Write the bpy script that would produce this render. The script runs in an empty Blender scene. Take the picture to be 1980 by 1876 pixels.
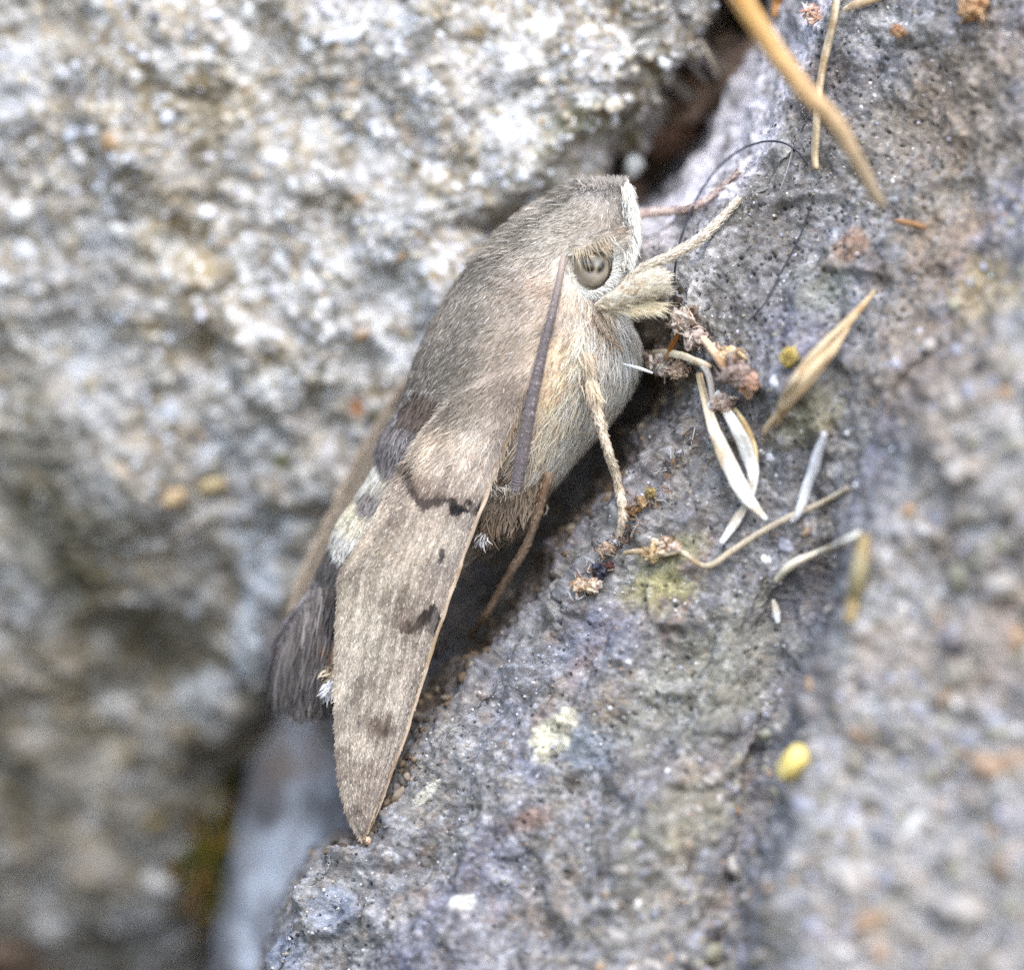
import bpy, bmesh, math
import numpy as np
from mathutils import Vector

# ------------------------------------------------------------------ scene, camera, light
# one unit is one centimetre
sc = bpy.context.scene
sc.unit_settings.system = 'METRIC'
sc.unit_settings.scale_length = 0.01
C = sc.collection
CAMD = 20.0                     # camera to focus plane, cm
PX = 0.002                      # cm per photo unit (photo 1980 x 1876 units) on the focus plane
FOCUS = 0.0

cam_d = bpy.data.cameras.new('camera')
cam = bpy.data.objects.new('camera', cam_d); C.objects.link(cam)
cam.location = (0, -CAMD, 0); cam.rotation_euler = (math.radians(90), 0, 0)
cam_d.sensor_width = 36.0
cam_d.lens = 36.0 * CAMD / (1980 * PX)
cam_d.clip_start = 0.5; cam_d.clip_end = 500
cam_d.dof.use_dof = True
cam_d.dof.focus_distance = CAMD + FOCUS
APER = 0.52                     # aperture radius, cm
cam_d.dof.aperture_fstop = 1e-3 * cam_d.lens / (2 * APER)
sc.camera = cam

SUN_EL, SUN_AZ = 52.0, 168.0    # azimuth clockwise from +Y: high, in front of the wall, a little to the right
world = bpy.data.worlds.new('World'); sc.world = world; world.use_nodes = True
wn = world.node_tree; wn.nodes.clear()
sky = wn.nodes.new('ShaderNodeTexSky'); sky.sky_type = 'NISHITA'; sky.sun_disc = False
sky.sun_elevation = math.radians(SUN_EL); sky.sun_rotation = math.radians(SUN_AZ)
sky.air_density = 1.0; sky.dust_density = 1.2; sky.ozone_density = 0.8
bg = wn.nodes.new('ShaderNodeBackground'); bg.inputs[1].default_value = 0.14
wo = wn.nodes.new('ShaderNodeOutputWorld')
wn.links.new(sky.outputs[0], bg.inputs[0]); wn.links.new(bg.outputs[0], wo.inputs[0])

sun_d = bpy.data.lights.new('sun', 'SUN'); sun_d.energy = 1.25; sun_d.angle = math.radians(40)
sun_d.color = (1.0, 0.985, 0.965)
sun = bpy.data.objects.new('sun', sun_d); C.objects.link(sun)
az, el = math.radians(SUN_AZ), math.radians(SUN_EL)
sd = Vector((math.sin(az)*math.cos(el), math.cos(az)*math.cos(el), math.sin(el)))
sun.rotation_euler = sd.to_track_quat('Z', 'Y').to_euler()
sun.location = sd * 50

sc.view_settings.view_transform = 'Standard'; sc.view_settings.look = 'None'
sc.view_settings.gamma = 1.0; sc.view_settings.use_curve_mapping = False
sc.view_settings.exposure = 1.52
sc.render.engine = 'CYCLES'
sc.cycles.use_denoising = False    # fine sensor-like grain keeps the hair and stone crisp
sc.cycles.use_adaptive_sampling = False
sc.render.filter_size = 1.7
sc.cycles.max_bounces = 6
sc.render.film_transparent = False

# ------------------------------------------------------------------ helpers
rng = np.random.default_rng(7)

def P(u, v, y=0.0):
    """photo unit (u right, v down) at depth y (cm behind the focus plane) -> world."""
    u = np.asarray(u, float); v = np.asarray(v, float); y = np.asarray(y, float) + 0*u
    k = (CAMD + y) / CAMD * PX
    return np.stack([(u - 990)*k, y, (938 - v)*k], -1)

def lin(c):
    c = np.asarray(c, float) / 255.0
    return np.where(c <= 0.04045, c/12.92, ((c + 0.055)/1.055)**2.4)

def sst(a, b, x):
    t = np.clip((x - a)/(b - a), 0, 1); return t*t*(3 - 2*t)

def h32(ix, iy, iz, seed):
    h = (ix.astype(np.int64)*374761393 + iy.astype(np.int64)*668265263 + iz.astype(np.int64)*2147483647 + seed*974634777) & 0xffffffff
    h = ((h ^ (h >> 13)) * 1274126177) & 0xffffffff
    h = ((h ^ (h >> 16)) * 2246822519) & 0xffffffff
    return (h ^ (h >> 15)) & 0xffffffff

def rnd3(ix, iy, iz, seed):
    return h32(ix, iy, iz, seed) / 4294967295.0

def vnoise(p, f, seed=0):
    q = p*f + 100.0; i = np.floor(q).astype(np.int64); t = q - i; t = t*t*t*(t*(t*6 - 15) + 10)
    o = 0
    for dx in (0, 1):
        wx = t[:, 0] if dx else 1 - t[:, 0]
        for dy in (0, 1):
            wy = t[:, 1] if dy else 1 - t[:, 1]
            for dz in (0, 1):
                wz = t[:, 2] if dz else 1 - t[:, 2]
                o = o + wx*wy*wz*rnd3(i[:, 0]+dx, i[:, 1]+dy, i[:, 2]+dz, seed)
    return o*2 - 1

def fbm(p, f, oct=4, seed=0, gain=0.5):
    o = 0; a = 1.0; s = 0
    for k in range(oct):
        o = o + a*vnoise(p, f, seed + k*17); s += a; a *= gain; f *= 2.03
    return o/s

def worley(p, f, seed=0):
    """F1, F2 distances and a random id of the nearest cell."""
    q = p*f + 100.0; i = np.floor(q).astype(np.int64); n = len(p)
    f1 = np.full(n, 9.0); f2 = np.full(n, 9.0); idv = np.zeros(n); id2 = np.zeros(n)
    for dx in (-1, 0, 1):
        for dy in (-1, 0, 1):
            for dz in (-1, 0, 1):
                a, b, c = i[:, 0]+dx, i[:, 1]+dy, i[:, 2]+dz
                ox = rnd3(a, b, c, seed); oy = rnd3(a, b, c, seed+1); oz = rnd3(a, b, c, seed+2)
                d = np.sqrt((a+ox-q[:, 0])**2 + (b+oy-q[:, 1])**2 + (c+oz-q[:, 2])**2)
                near = d < f1
                f2 = np.where(near, f1, np.minimum(f2, d))
                idv = np.where(near, rnd3(a, b, c, seed+3), idv); id2 = np.where(near, rnd3(a, b, c, seed+4), id2)
                f1 = np.where(near, d, f1)
    return f1, f2, idv, id2

def mixc(c, d, w):
    return c*(1 - w[:, None]) + np.asarray(d)*w[:, None]

def unit(a):
    return a / np.maximum(np.linalg.norm(a, axis=-1, keepdims=True), 1e-9)

def mesh_obj(name, verts, faces, cols=None, mat=None, parent=None, smooth=True):
    """faces: (n,4) or (n,3) int array, or a list of those."""
    if not isinstance(faces, list): faces = [faces]
    me = bpy.data.meshes.new(name)
    verts = np.asarray(verts, np.float32)
    nl = sum(f.size for f in faces); nf = sum(len(f) for f in faces)
    me.vertices.add(len(verts)); me.vertices.foreach_set('co', verts.ravel())
    me.loops.add(nl); me.polygons.add(nf)
    me.loops.foreach_set('vertex_index', np.concatenate([f.ravel() for f in faces]).astype(np.int32))
    tot = np.concatenate([np.full(len(f), f.shape[1], np.int32) for f in faces])
    me.polygons.foreach_set('loop_start', (np.cumsum(tot) - tot).astype(np.int32))
    me.polygons.foreach_set('loop_total', tot)
    if cols is not None:
        at = me.attributes.new('col', 'FLOAT_COLOR', 'POINT')
        c4 = np.ones((len(verts), 4), np.float32); c4[:, :3] = np.clip(cols, 0, 0.9)
        at.data.foreach_set('color', c4.ravel())
    me.update(calc_edges=True); me.validate()
    me.polygons.foreach_set('use_smooth', np.full(nf, smooth))
    if mat: me.materials.append(mat)
    ob = bpy.data.objects.new(name, me); C.objects.link(ob)
    if parent: attach(ob, parent)
    return ob

def attach(ob, parent):
    ob.parent = parent
    bpy.context.view_layer.update()
    ob.matrix_parent_inverse = parent.matrix_world.inverted()

def tag(o, label, cat, group=None, kind=None):
    o['label'] = label; o['category'] = cat
    if group: o['group'] = group
    if kind: o['kind'] = kind
    return o

def empty(name, loc):
    e = bpy.data.objects.new(name, None); C.objects.link(e); e.location = loc; e.empty_display_size = 0.1
    bpy.context.view_layer.update()
    return e

def grid_faces(n, m, off=0):
    i = np.arange(n - 1)[:, None]*m + np.arange(m - 1)[None]
    i = i.ravel() + off
    return np.stack([i, i + 1, i + m + 1, i + m], -1)

def grid_normals(G):
    a = np.gradient(G, axis=0); b = np.gradient(G, axis=1)
    return unit(np.cross(a, b))

class MB:
    """collects coloured tubes, lumps and ribbons and links them as ONE mesh"""
    def __init__(s): s.v = []; s.q = []; s.t = []; s.c = []; s.n = 0
    def add(s, v, q=None, t=None, c=(0.5, 0.5, 0.5)):
        v = np.asarray(v); c = np.asarray(c, float)
        if c.ndim == 1: c = np.tile(c, (len(v), 1))
        if q is not None and len(q): s.q.append(np.asarray(q) + s.n)
        if t is not None and len(t): s.t.append(np.asarray(t) + s.n)
        s.v.append(v); s.c.append(c); s.n += len(v)
    def build(s, name, mat, parent=None, smooth=True):
        f = []
        if s.q: f.append(np.concatenate(s.q))
        if s.t: f.append(np.concatenate(s.t))
        return mesh_obj(name, np.concatenate(s.v), f, np.concatenate(s.c), mat, parent, smooth)

def resample(pts, n, smooth=True):
    """Catmull-Rom through pts (k, d) -> n points evenly in parameter."""
    pts = np.asarray(pts, float); k = len(pts)
    seg = np.linalg.norm(np.diff(pts[:, :3], axis=0), axis=1); s = np.concatenate([[0], np.cumsum(seg)])
    x = np.linspace(0, s[-1], n)
    if k < 3 or not smooth:
        return np.stack([np.interp(x, s, pts[:, j]) for j in range(pts.shape[1])], -1)
    i = np.clip(np.searchsorted(s, x, side='right') - 1, 0, k - 2)
    t = ((x - s[i])/np.maximum(s[i+1] - s[i], 1e-9))[:, None]
    p0 = pts[np.maximum(i-1, 0)]; p1 = pts[i]; p2 = pts[i+1]; p3 = pts[np.minimum(i+2, k-1)]
    return 0.5*((2*p1) + (-p0+p2)*t + (2*p0-5*p1+4*p2-p3)*t*t + (-p0+3*p1-3*p2+p3)*t**3)

def tube(mb, pts, rad, col, n=24, sides=8, flat=1.0, up=(0, -1, 0), jit=0.0, seed=0, cap=True, colend=None, ang=0.0, stain=1.0):
    """pts (k,3) world, rad (k,) cm. flat: thickness ratio along `up`."""
    pr = resample(np.column_stack([np.asarray(pts), np.asarray(rad)]), n)
    p = pr[:, :3]; r = np.maximum(pr[:, 3], 1e-4)
    t = unit(np.gradient(p, axis=0)); up = np.asarray(up, float)
    b = unit(np.cross(t, up)); w = unit(np.cross(b, t))
    if ang:
        b, w = b*math.cos(ang) + w*math.sin(ang), w*math.cos(ang) - b*math.sin(ang)
    th = np.linspace(0, 2*math.pi, sides, endpoint=False)
    V = p[:, None] + r[:, None, None]*(np.cos(th)[None, :, None]*b[:, None] + flat*np.sin(th)[None, :, None]*w[:, None])
    V = V.reshape(-1, 3)
    if jit:
        V = V + np.repeat(r, sides)[:, None]*jit*np.stack([vnoise(V, 18, seed+k) for k in range(3)], -1)
    q = []
    for i in range(n - 1):
        for j in range(sides):
            q.append((i*sides + j, i*sides + (j+1) % sides, (i+1)*sides + (j+1) % sides, (i+1)*sides + j))
    tr = []
    if cap:
        V = np.vstack([V, p[:1] - t[:1]*r[0]*0.3, p[-1:] + t[-1:]*r[-1]*0.3]); a = n*sides
        for j in range(sides):
            tr.append((a, (j+1) % sides, j)); tr.append((a+1, (n-1)*sides + j, (n-1)*sides + (j+1) % sides))
    col = np.asarray(col, float)
    if colend is not None:
        tt = np.repeat(np.linspace(0, 1, n), sides)[:, None]; cc = col*(1-tt) + np.asarray(colend)*tt
        if cap: cc = np.vstack([cc, col, colend])
    else: cc = np.tile(col, (len(V), 1))
    streak = 1 + 0.20*np.sin(np.arange(len(V)) % sides*2.4 + seed) + 0.22*vnoise(V, 14, seed+5)
    spot = sst(.30, .55, vnoise(V, 9, seed + 11) + .4*vnoise(V, 30, seed + 12))
    cc = cc*streak[:, None]*(1 - stain*spot[:, None]*np.array([.30, .38, .48]))
    mb.add(V, q, tr, cc)

_ico = {}
def ico(sub):
    if sub not in _ico:
        bm = bmesh.new(); bmesh.ops.create_icosphere(bm, subdivisions=sub, radius=1.0)
        _ico[sub] = (np.array([v.co[:] for v in bm.verts]), np.array([[v.index for v in f.verts] for f in bm.faces])); bm.free()
    return _ico[sub]

def rotm(rx, ry, rz):
    cx, sx, cy, sy, cz, sz = math.cos(rx), math.sin(rx), math.cos(ry), math.sin(ry), math.cos(rz), math.sin(rz)
    return np.array([[1,0,0],[0,cx,-sx],[0,sx,cx]]) @ np.array([[cy,0,sy],[0,1,0],[-sy,0,cy]]) @ np.array([[cz,-sz,0],[sz,cz,0],[0,0,1]])

def lump_verts(radii, seed=0, amp=0.25, f=1.6, sub=3, rot=(0, 0, 0), oct=3, facet=0.0):
    v, t = ico(sub)
    d = 1 + amp*fbm(v + seed*3.7, f, oct, seed)
    if facet:
        f1, f2, i1, i2 = worley(v + seed*2.1, 1.6, seed); d = d + facet*(i1 - 0.5)
    V = v*d[:, None]*np.asarray(radii) @ rotm(*rot).T
    return V, t

def lump(mb, c, radii, col, seed=0, amp=0.25, f=1.6, sub=3, rot=(0, 0, 0), col2=None, facet=0.0, cf=2.0):
    V, t = lump_verts(radii, seed, amp, f, sub, rot, 3, facet)
    cc = np.tile(np.asarray(col, float), (len(V), 1))
    if col2 is not None:
        w = sst(-0.25, 0.25, fbm(ico(sub)[0] + seed, cf, 3, seed+9)); cc = mixc(cc, col2, w)
    mb.add(V + np.asarray(c), None, t, cc)

def ribbons(mb, root, nor, dr, L, W, lift, col, roll=0.5, wave=0.12, droop=0.5, secs=(0, .35, .7, 1.0), wid=(1, 1, .75, .12)):
    N = len(root)
    dr = unit(dr - nor*np.sum(dr*nor, 1, keepdims=True))
    side = np.cross(dr, nor)
    a = rng.normal(0, roll, N)[:, None]
    sd_ = unit(side*np.cos(a) + nor*np.sin(a))
    wv = rng.normal(0, wave, N)[:, None]; wv2 = rng.normal(0, wave*0.6, N)[:, None]
    vs = []
    for t, w in zip(secs, wid):
        p = root + L[:, None]*(t*dr + (t*lift - droop*lift*t*t)[:, None]*nor if np.ndim(lift) else t*dr + (t*lift - droop*lift*t*t)*nor)
        p = p + L[:, None]*(wv*t*t*side + wv2*math.sin(t*5)*t*side)
        vs += [p - sd_*(W*w*0.5)[:, None], p + sd_*(W*w*0.5)[:, None]]
    V = np.stack(vs, 1).reshape(-1, 3)
    k = len(secs)*2
    q = np.array([[2*i, 2*i+1, 2*i+3, 2*i+2] for i in range(len(secs)-1)])
    Q = (np.arange(N)[:, None, None]*k + q[None]).reshape(-1, 4)
    tip = np.linspace(0.95, 1.10, len(secs)).repeat(2)
    cc = (col[:, None]*tip[None, :, None]).reshape(-1, 3)
    mb.add(V, Q, None, cc)

def idw(pts, u, v, p=3.0, soft=6.0):
    pts = np.asarray([np.concatenate([a[:2], a[2]]) for a in pts], float)
    d2 = (u[:, None]-pts[None, :, 0])**2 + (v[:, None]-pts[None, :, 1])**2 + soft*soft
    w = d2**(-p/2); w /= w.sum(1, keepdims=True)
    return w @ pts[:, 2:]

def polydist(u, v, poly):
    d = np.full(len(u), 1e9); poly = np.asarray(poly, float)
    for a, b in zip(poly[:-1], poly[1:]):
        ab = b - a; t = np.clip(((u-a[0])*ab[0] + (v-a[1])*ab[1])/(ab@ab), 0, 1)
        d = np.minimum(d, np.hypot(u-a[0]-t*ab[0], v-a[1]-t*ab[1]))
    return d

def ell(u, v, cu, cv, ru, rv, ang=0):
    c, s = math.cos(math.radians(ang)), math.sin(math.radians(ang))
    x = (u-cu)*c + (v-cv)*s; y = -(u-cu)*s + (v-cv)*c
    return np.sqrt((x/ru)**2 + (y/rv)**2)

# ------------------------------------------------------------------ materials
def mat_attr(name, rough=0.8, spec=0.3, nscale=60.0, namt=0.25, bump=0.0, bscale=120.0, coat=0.0, sheen=0.0, trans=0.0, tint=None):
    m = bpy.data.materials.new(name); m.use_nodes = True; nt = m.node_tree; b = nt.nodes['Principled BSDF']
    b.inputs['Roughness'].default_value = rough; b.inputs['Specular IOR Level'].default_value = spec
    if coat: b.inputs['Coat Weight'].default_value = coat; b.inputs['Coat Roughness'].default_value = 0.06
    if sheen: b.inputs['Sheen Weight'].default_value = sheen
    at = nt.nodes.new('ShaderNodeAttribute'); at.attribute_name = 'col'; src = at.outputs['Color']
    tc = nt.nodes.new('ShaderNodeTexCoord')
    if namt:
        nz = nt.nodes.new('ShaderNodeTexNoise'); nz.inputs['Scale'].default_value = nscale; nz.inputs['Detail'].default_value = 4
        nt.links.new(tc.outputs['Object'], nz.inputs['Vector'])
        mr = nt.nodes.new('ShaderNodeMapRange'); mr.inputs[1].default_value = 0.25; mr.inputs[2].default_value = 0.75
        mr.inputs[3].default_value = 1 - namt; mr.inputs[4].default_value = 1 + namt
        nt.links.new(nz.outputs[0], mr.inputs[0])
        mx = nt.nodes.new('ShaderNodeMix'); mx.data_type = 'RGBA'; mx.blend_type = 'MULTIPLY'; mx.inputs[0].default_value = 1.0
        nt.links.new(src, mx.inputs[6]); nt.links.new(mr.outputs[0], mx.inputs[7]); src = mx.outputs[2]
    nt.links.new(src, b.inputs['Base Color'])
    if bump:
        n2 = nt.nodes.new('ShaderNodeTexNoise'); n2.inputs['Scale'].default_value = bscale; n2.inputs['Detail'].default_value = 3
        nt.links.new(tc.outputs['Object'], n2.inputs['Vector'])
        bp = nt.nodes.new('ShaderNodeBump'); bp.inputs['Strength'].default_value = bump; bp.inputs['Distance'].default_value = 0.01
        nt.links.new(n2.outputs[0], bp.inputs['Height']); nt.links.new(bp.outputs[0], b.inputs['Normal'])
    if trans:
        tl = nt.nodes.new('ShaderNodeBsdfTranslucent'); ms = nt.nodes.new('ShaderNodeMixShader'); ms.inputs[0].default_value = trans
        nt.links.new(src, tl.inputs[0]); out = nt.nodes['Material Output']
        nt.links.new(b.outputs[0], ms.inputs[1]); nt.links.new(tl.outputs[0], ms.inputs[2]); nt.links.new(ms.outputs[0], out.inputs[0])
    return m

M_PALE = mat_attr('pale_granular_stone', 0.85, 0.25, 90, 0.28, 0.5, 150)
M_DARK = mat_attr('dark_basalt', 0.62, 0.45, 130, 0.38, 0.7, 220)
M_MORT = mat_attr('brown_mortar', 0.95, 0.1, 40, 0.3, 0.5, 60)
M_GRAIN = mat_attr('mineral_grain', 0.6, 0.4, 40, 0.25, 0.3, 80)
M_FUR = mat_attr('moth_fur', 0.42, 0.35, 10, 0.0, trans=0.15)
M_SKIN = mat_attr('moth_skin', 0.8, 0.2, 60, 0.2)
M_SCALE = mat_attr('wing_scale', 0.48, 0.22, 10, 0.0)
M_EYE = mat_attr('compound_eye', 0.12, 0.55, 320, 0.10, 0.08, 420, coat=1.0)
M_ANT = mat_attr('antenna', 0.55, 0.3, 200, 0.15)
M_STRAW = mat_attr('dry_straw', 0.6, 0.3, 70, 0.22, 0.3, 140, trans=0.12)
M_HAIRD = mat_attr('dark_hair', 0.4, 0.4, 30, 0.1)
M_SOIL = mat_attr('soil_crumb', 0.9, 0.15, 60, 0.35, 0.6, 90)

# ------------------------------------------------------------------ mortar deep in the joint
def build_mortar():
    uu = np.linspace(-700, 2300, 220); vv = np.linspace(-500, 2500, 220)
    U, V = np.meshgrid(uu, vv, indexing='ij'); u, v = U.ravel(), V.ravel()
    y = 1.35 + 1.2*sst(380, 900, v) + 0.6*sst(1500, 1900, u)
    p = P(u, v, y)
    y = y + 0.22*fbm(p, 1.6, 5, 3) + 0.12*fbm(p, 5, 4, 8)
    p = P(u, v, y)
    c = np.tile(lin([98, 82, 72]), (len(u), 1))
    c = mixc(c, lin([134, 114, 98]), sst(0.0, 0.5, fbm(p, 5, 4, 21)))
    c = mixc(c, lin([70, 62, 52]), sst(0.05, 0.5, fbm(p, 3, 4, 31)))
    o = mesh_obj('mortar_bed', p, grid_faces(220, 220), c, M_MORT); o['kind'] = 'structure'
build_mortar()

# ------------------------------------------------------------------ the pale granular stone on the left
LE_V = [-700, -250, 0, 60, 110, 170, 215, 260, 310, 350, 385, 420, 470, 600, 760, 1000, 1100, 1200, 1330, 1400, 1450, 1520, 1600, 1700, 1800, 1876, 2500]
LE_U = [1600, 1480, 1395, 1382, 1330, 1262, 1240, 1196, 1170, 1120, 1065, 1010, 985, 960, 900, 770, 710, 650, 590, 548, 500, 430, 402, 402, 392, 372, 250]

def left_edge(v):
    return np.interp(v, LE_V, LE_U)

def left_depth(u, v):
    du = np.maximum(1300 - u, -300); dv = v - 150
    return 0.36 + 0.00048*du + np.where(dv > 0, 0.00036*dv + 2.9e-7*dv*dv, 0.0004*dv*0)

def recess_shade(u, v):  # weight of the recess shade painted into the lower left colours
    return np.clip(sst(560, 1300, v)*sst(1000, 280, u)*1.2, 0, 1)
GRAIN_COLS = [lin(c) for c in ([240, 240, 240], [230, 227, 222], [214, 215, 220], [192, 189, 186], [204, 194, 176], [160, 150, 130], [178, 166, 144], [128, 126, 128], [220, 216, 222], [200, 204, 212], [104, 96, 78], [172, 140, 104])]

def build_left():
    sb = np.concatenate([np.linspace(-2000, -1500, 40)[:-1], np.linspace(-1500, 0, 360)[:-1], np.linspace(0, 1, 46)*1.0])
    nb = len(sb); vv = np.concatenate([np.linspace(-600, -60, 40)[:-1], np.linspace(-60, 1930, 470)[:-1], np.linspace(1930, 2450, 40)])
    SB, V = np.meshgrid(sb, vv, indexing='ij'); s, v = SB.ravel(), V.ravel()
    flank = np.zeros_like(s); tail = np.zeros(SB.shape, bool); tail[-46:] = True; tail = tail.ravel()
    fl = np.where(tail, s, 0)
    px = np.interp(fl, [0, .25, .5, 1], [0, 26, 40, 20]); py = np.interp(fl, [0, .15, .4, 1], [0, .06, .5, 2.2])
    base = np.where(tail, 0, s)
    eu = left_edge(v) + 26*vnoise(np.stack([v*0.016, 0*v, 0*v], -1), 1, 5) + 14*vnoise(np.stack([v*0.05, 0*v, 0*v], -1), 1, 6)
    u = eu + base + px
    y = left_depth(eu + base, v) + py + 0.30*np.exp(-((base)/70.0)**2)*0.6
    G = P(u, v, y).reshape(SB.shape + (3,)); nor = grid_normals(G).reshape(-1, 3)
    nor = np.where(nor[:, 1:2] > 0, -nor, nor) if nor[:, 1].mean() > 0 else nor
    p = G.reshape(-1, 3)
    big = fbm(p, 1.3, 3, 11)
    f1, f2, i1, i2 = worley(p, 21, 50)            # grains about 0.07 cm
    g1, g2, j1, j2 = worley(p, 44, 60)
    edge = sst(0.02, 0.28, f2 - f1); edge2 = sst(0.0, 0.25, g2 - g1)
    hol = fbm(p, 4.0, 4, 77)
    disp = 0.16*big + 0.085*hol + 0.016*edge*(.1 + i1**2*1.2)*(0.8 + .7*vnoise(p, 6, 9)) + 0.006*edge2*j1 + 0.022*fbm(p, 16, 3, 5)
    p = p + nor*disp[:, None]
    # colour: pale feldspar and quartz grains in an olive brown groundmass
    pal = np.array(GRAIN_COLS)
    pick = np.array([0, 1, 2, 3, 1, 4, 2, 5, 9, 3, 8, 7, 1, 6, 2, 10, 3, 4, 9, 11, 8, 0, 1, 3, 2, 7])
    c = pal[pick[(i2*len(pick)).astype(int) % len(pick)]]
    c2 = pal[pick[(j2*len(pick)).astype(int) % len(pick)]]
    c = c*0.55 + c2*0.45
    c = mixc(c, lin([128, 110, 78]), 0.74*(1 - edge*edge2))
    stain = sst(0.05, 0.5, fbm(p, 2.2, 4, 91)); c = mixc(c, lin([150, 132, 94]), 0.50*stain)
    wp = fbm(p, 6.5, 4, 99) + .25*fbm(p, 1.5, 2, 98); c = mixc(c, lin([228, 226, 222]), 0.50*sst(.20, .34, wp)); c = mixc(c, lin([212, 214, 219]), .26*sst(.16, .26, fbm(p, 3.0, 5, 111))); c = mixc(c, lin([98, 84, 56]), 0.60*sst(.20, .34, fbm(p, 7.5, 4, 101)))
    c = mixc(c, lin([222, 224, 230]), 0.24*sst(.0, .45, fbm(p, 3.1, 3, 93)))
    u2 = p[:, 0]/PX/((CAMD+p[:, 1])/CAMD) + 990; v2 = 938 - p[:, 2]/PX/((CAMD+p[:, 1])/CAMD)
    olive = recess_shade(u2, v2)          # shade of the recess painted olive brown on the lower left
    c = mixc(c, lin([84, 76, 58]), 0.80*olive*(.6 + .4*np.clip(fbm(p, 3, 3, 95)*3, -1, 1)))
    c = mixc(c, lin([206, 212, 222]), 0.28*sst(.12, .4, fbm(p, 1.9, 4, 97)))
    for (cu, cv, ru, rv, col, st) in [(1160, 235, 90, 40, [92, 92, 58], .6), (1060, 300, 60, 60, [110, 108, 72], .35), (540, 888, 22, 18, [96, 104, 38], .9),
                                      (690, 788, 18, 22, [150, 96, 48], .85), (60, 850, 90, 130, [88, 80, 48], .5), (330, 650, 120, 70, [120, 106, 78], .4), (120, 1050, 140, 120, [74, 70, 44], .5),
                                      (430, 880, 50, 40, [205, 208, 214], .5), (500, 1130, 40, 110, [206, 214, 226], .6), (400, 1340, 60, 60, [206, 208, 208], .6), (480, 1260, 40, 90, [190, 200, 212], .5)]:
        w = st*sst(1.25, 0.55, ell(u2, v2, cu, cv, ru, rv) + 0.35*fbm(p, 9, 2, int(cu))); c = mixc(c, lin(col), w)
    c = c*np.exp(0.45*fbm(p, 34, 2, 44) + .30*fbm(p, 12, 2, 45))[:, None]
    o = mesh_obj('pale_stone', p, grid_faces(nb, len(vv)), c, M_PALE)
    tag(o, 'large pale granular stone filling the left side behind the moth', 'stone')
    NG = grid_normals(p.reshape(SB.shape + (3,))).reshape(-1, 3); NG = np.where((NG[:, 1:2] > 0), -NG, NG)
    return o, p, NG, u2, v2, tail
left, Lp, Ln, Lu, Lv, Ltail = build_left()

def frame_from(n):
    a = unit(np.cross(n, rng.normal(size=n.shape))); b = np.cross(n, a)
    return np.stack([a, b, n], -1)

def scatter(idx, P0, N0, rmin, rmax, pal, weights, sub, protos=10, flat=(0.55, 0.9), sink=0.25, sq=2.0, amp=0.35, shade_w=None):
    """many small grains sitting in a surface, joined"""
    mb = MB(); n = len(idx); F = frame_from(N0[idx])
    r = rmin + (rmax - rmin)*rng.random(n)**sq
    ck = rng.choice(len(pal), n, p=np.asarray(weights)/np.sum(weights))
    pv = [lump_verts((1, 1, 1), k + 3, amp, 1.5, sub, (0, 0, 0), 2, 0.35) for k in range(protos)]
    pr = rng.integers(0, protos, n)
    for k in range(protos):
        s = np.where(pr == k)[0]
        if not len(s): continue
        v, t = pv[k]
        sc_ = np.stack([r[s]*rng.uniform(.75, 1.35, len(s)), r[s]*rng.uniform(.7, 1.1, len(s)), r[s]*rng.uniform(*flat, len(s))], -1)
        W = np.einsum('nij,nvj->nvi', F[s], v[None]*sc_[:, None]) + (P0[idx[s]] + N0[idx[s]]*(r[s]*(0.3 - sink))[:, None])[:, None]
        T = (np.arange(len(s))[:, None, None]*len(v) + t[None]).reshape(-1, 3)
        cc = np.asarray(pal)[ck[s]]*(rng.uniform(.8, 1.12, len(s)))[:, None]
        if shade_w is not None: cc = mixc(cc, lin([84, 76, 58]), .75*shade_w[idx[s]])  # same painted recess shade on the joined grains
        mb.add(W.reshape(-1, 3), None, T, np.repeat(cc, len(v), 0))
    return mb

GM = {}
def grain_mat(c):
    k = tuple(np.round(c, 3))
    if k not in GM:
        m = bpy.data.materials.new('grain_mineral'); m.use_nodes = True; nt = m.node_tree; b = nt.nodes['Principled BSDF']
        tc = nt.nodes.new('ShaderNodeTexCoord'); nz = nt.nodes.new('ShaderNodeTexNoise'); nz.inputs['Scale'].default_value = 3.0; nz.inputs['Detail'].default_value = 5
        nt.links.new(tc.outputs['Object'], nz.inputs['Vector'])
        cr = nt.nodes.new('ShaderNodeValToRGB'); cr.color_ramp.elements[0].position = 0.3; cr.color_ramp.elements[1].position = 0.7
        cr.color_ramp.elements[0].color = tuple(np.array(c)*0.72) + (1,); cr.color_ramp.elements[1].color = tuple(np.clip(np.array(c)*1.1, 0, .88)) + (1,)
        nt.links.new(nz.outputs[0], cr.inputs[0]); nt.links.new(cr.outputs[0], b.inputs['Base Color'])
        b.inputs['Roughness'].default_value = 0.5; GM[k] = m
    return GM[k]

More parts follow.
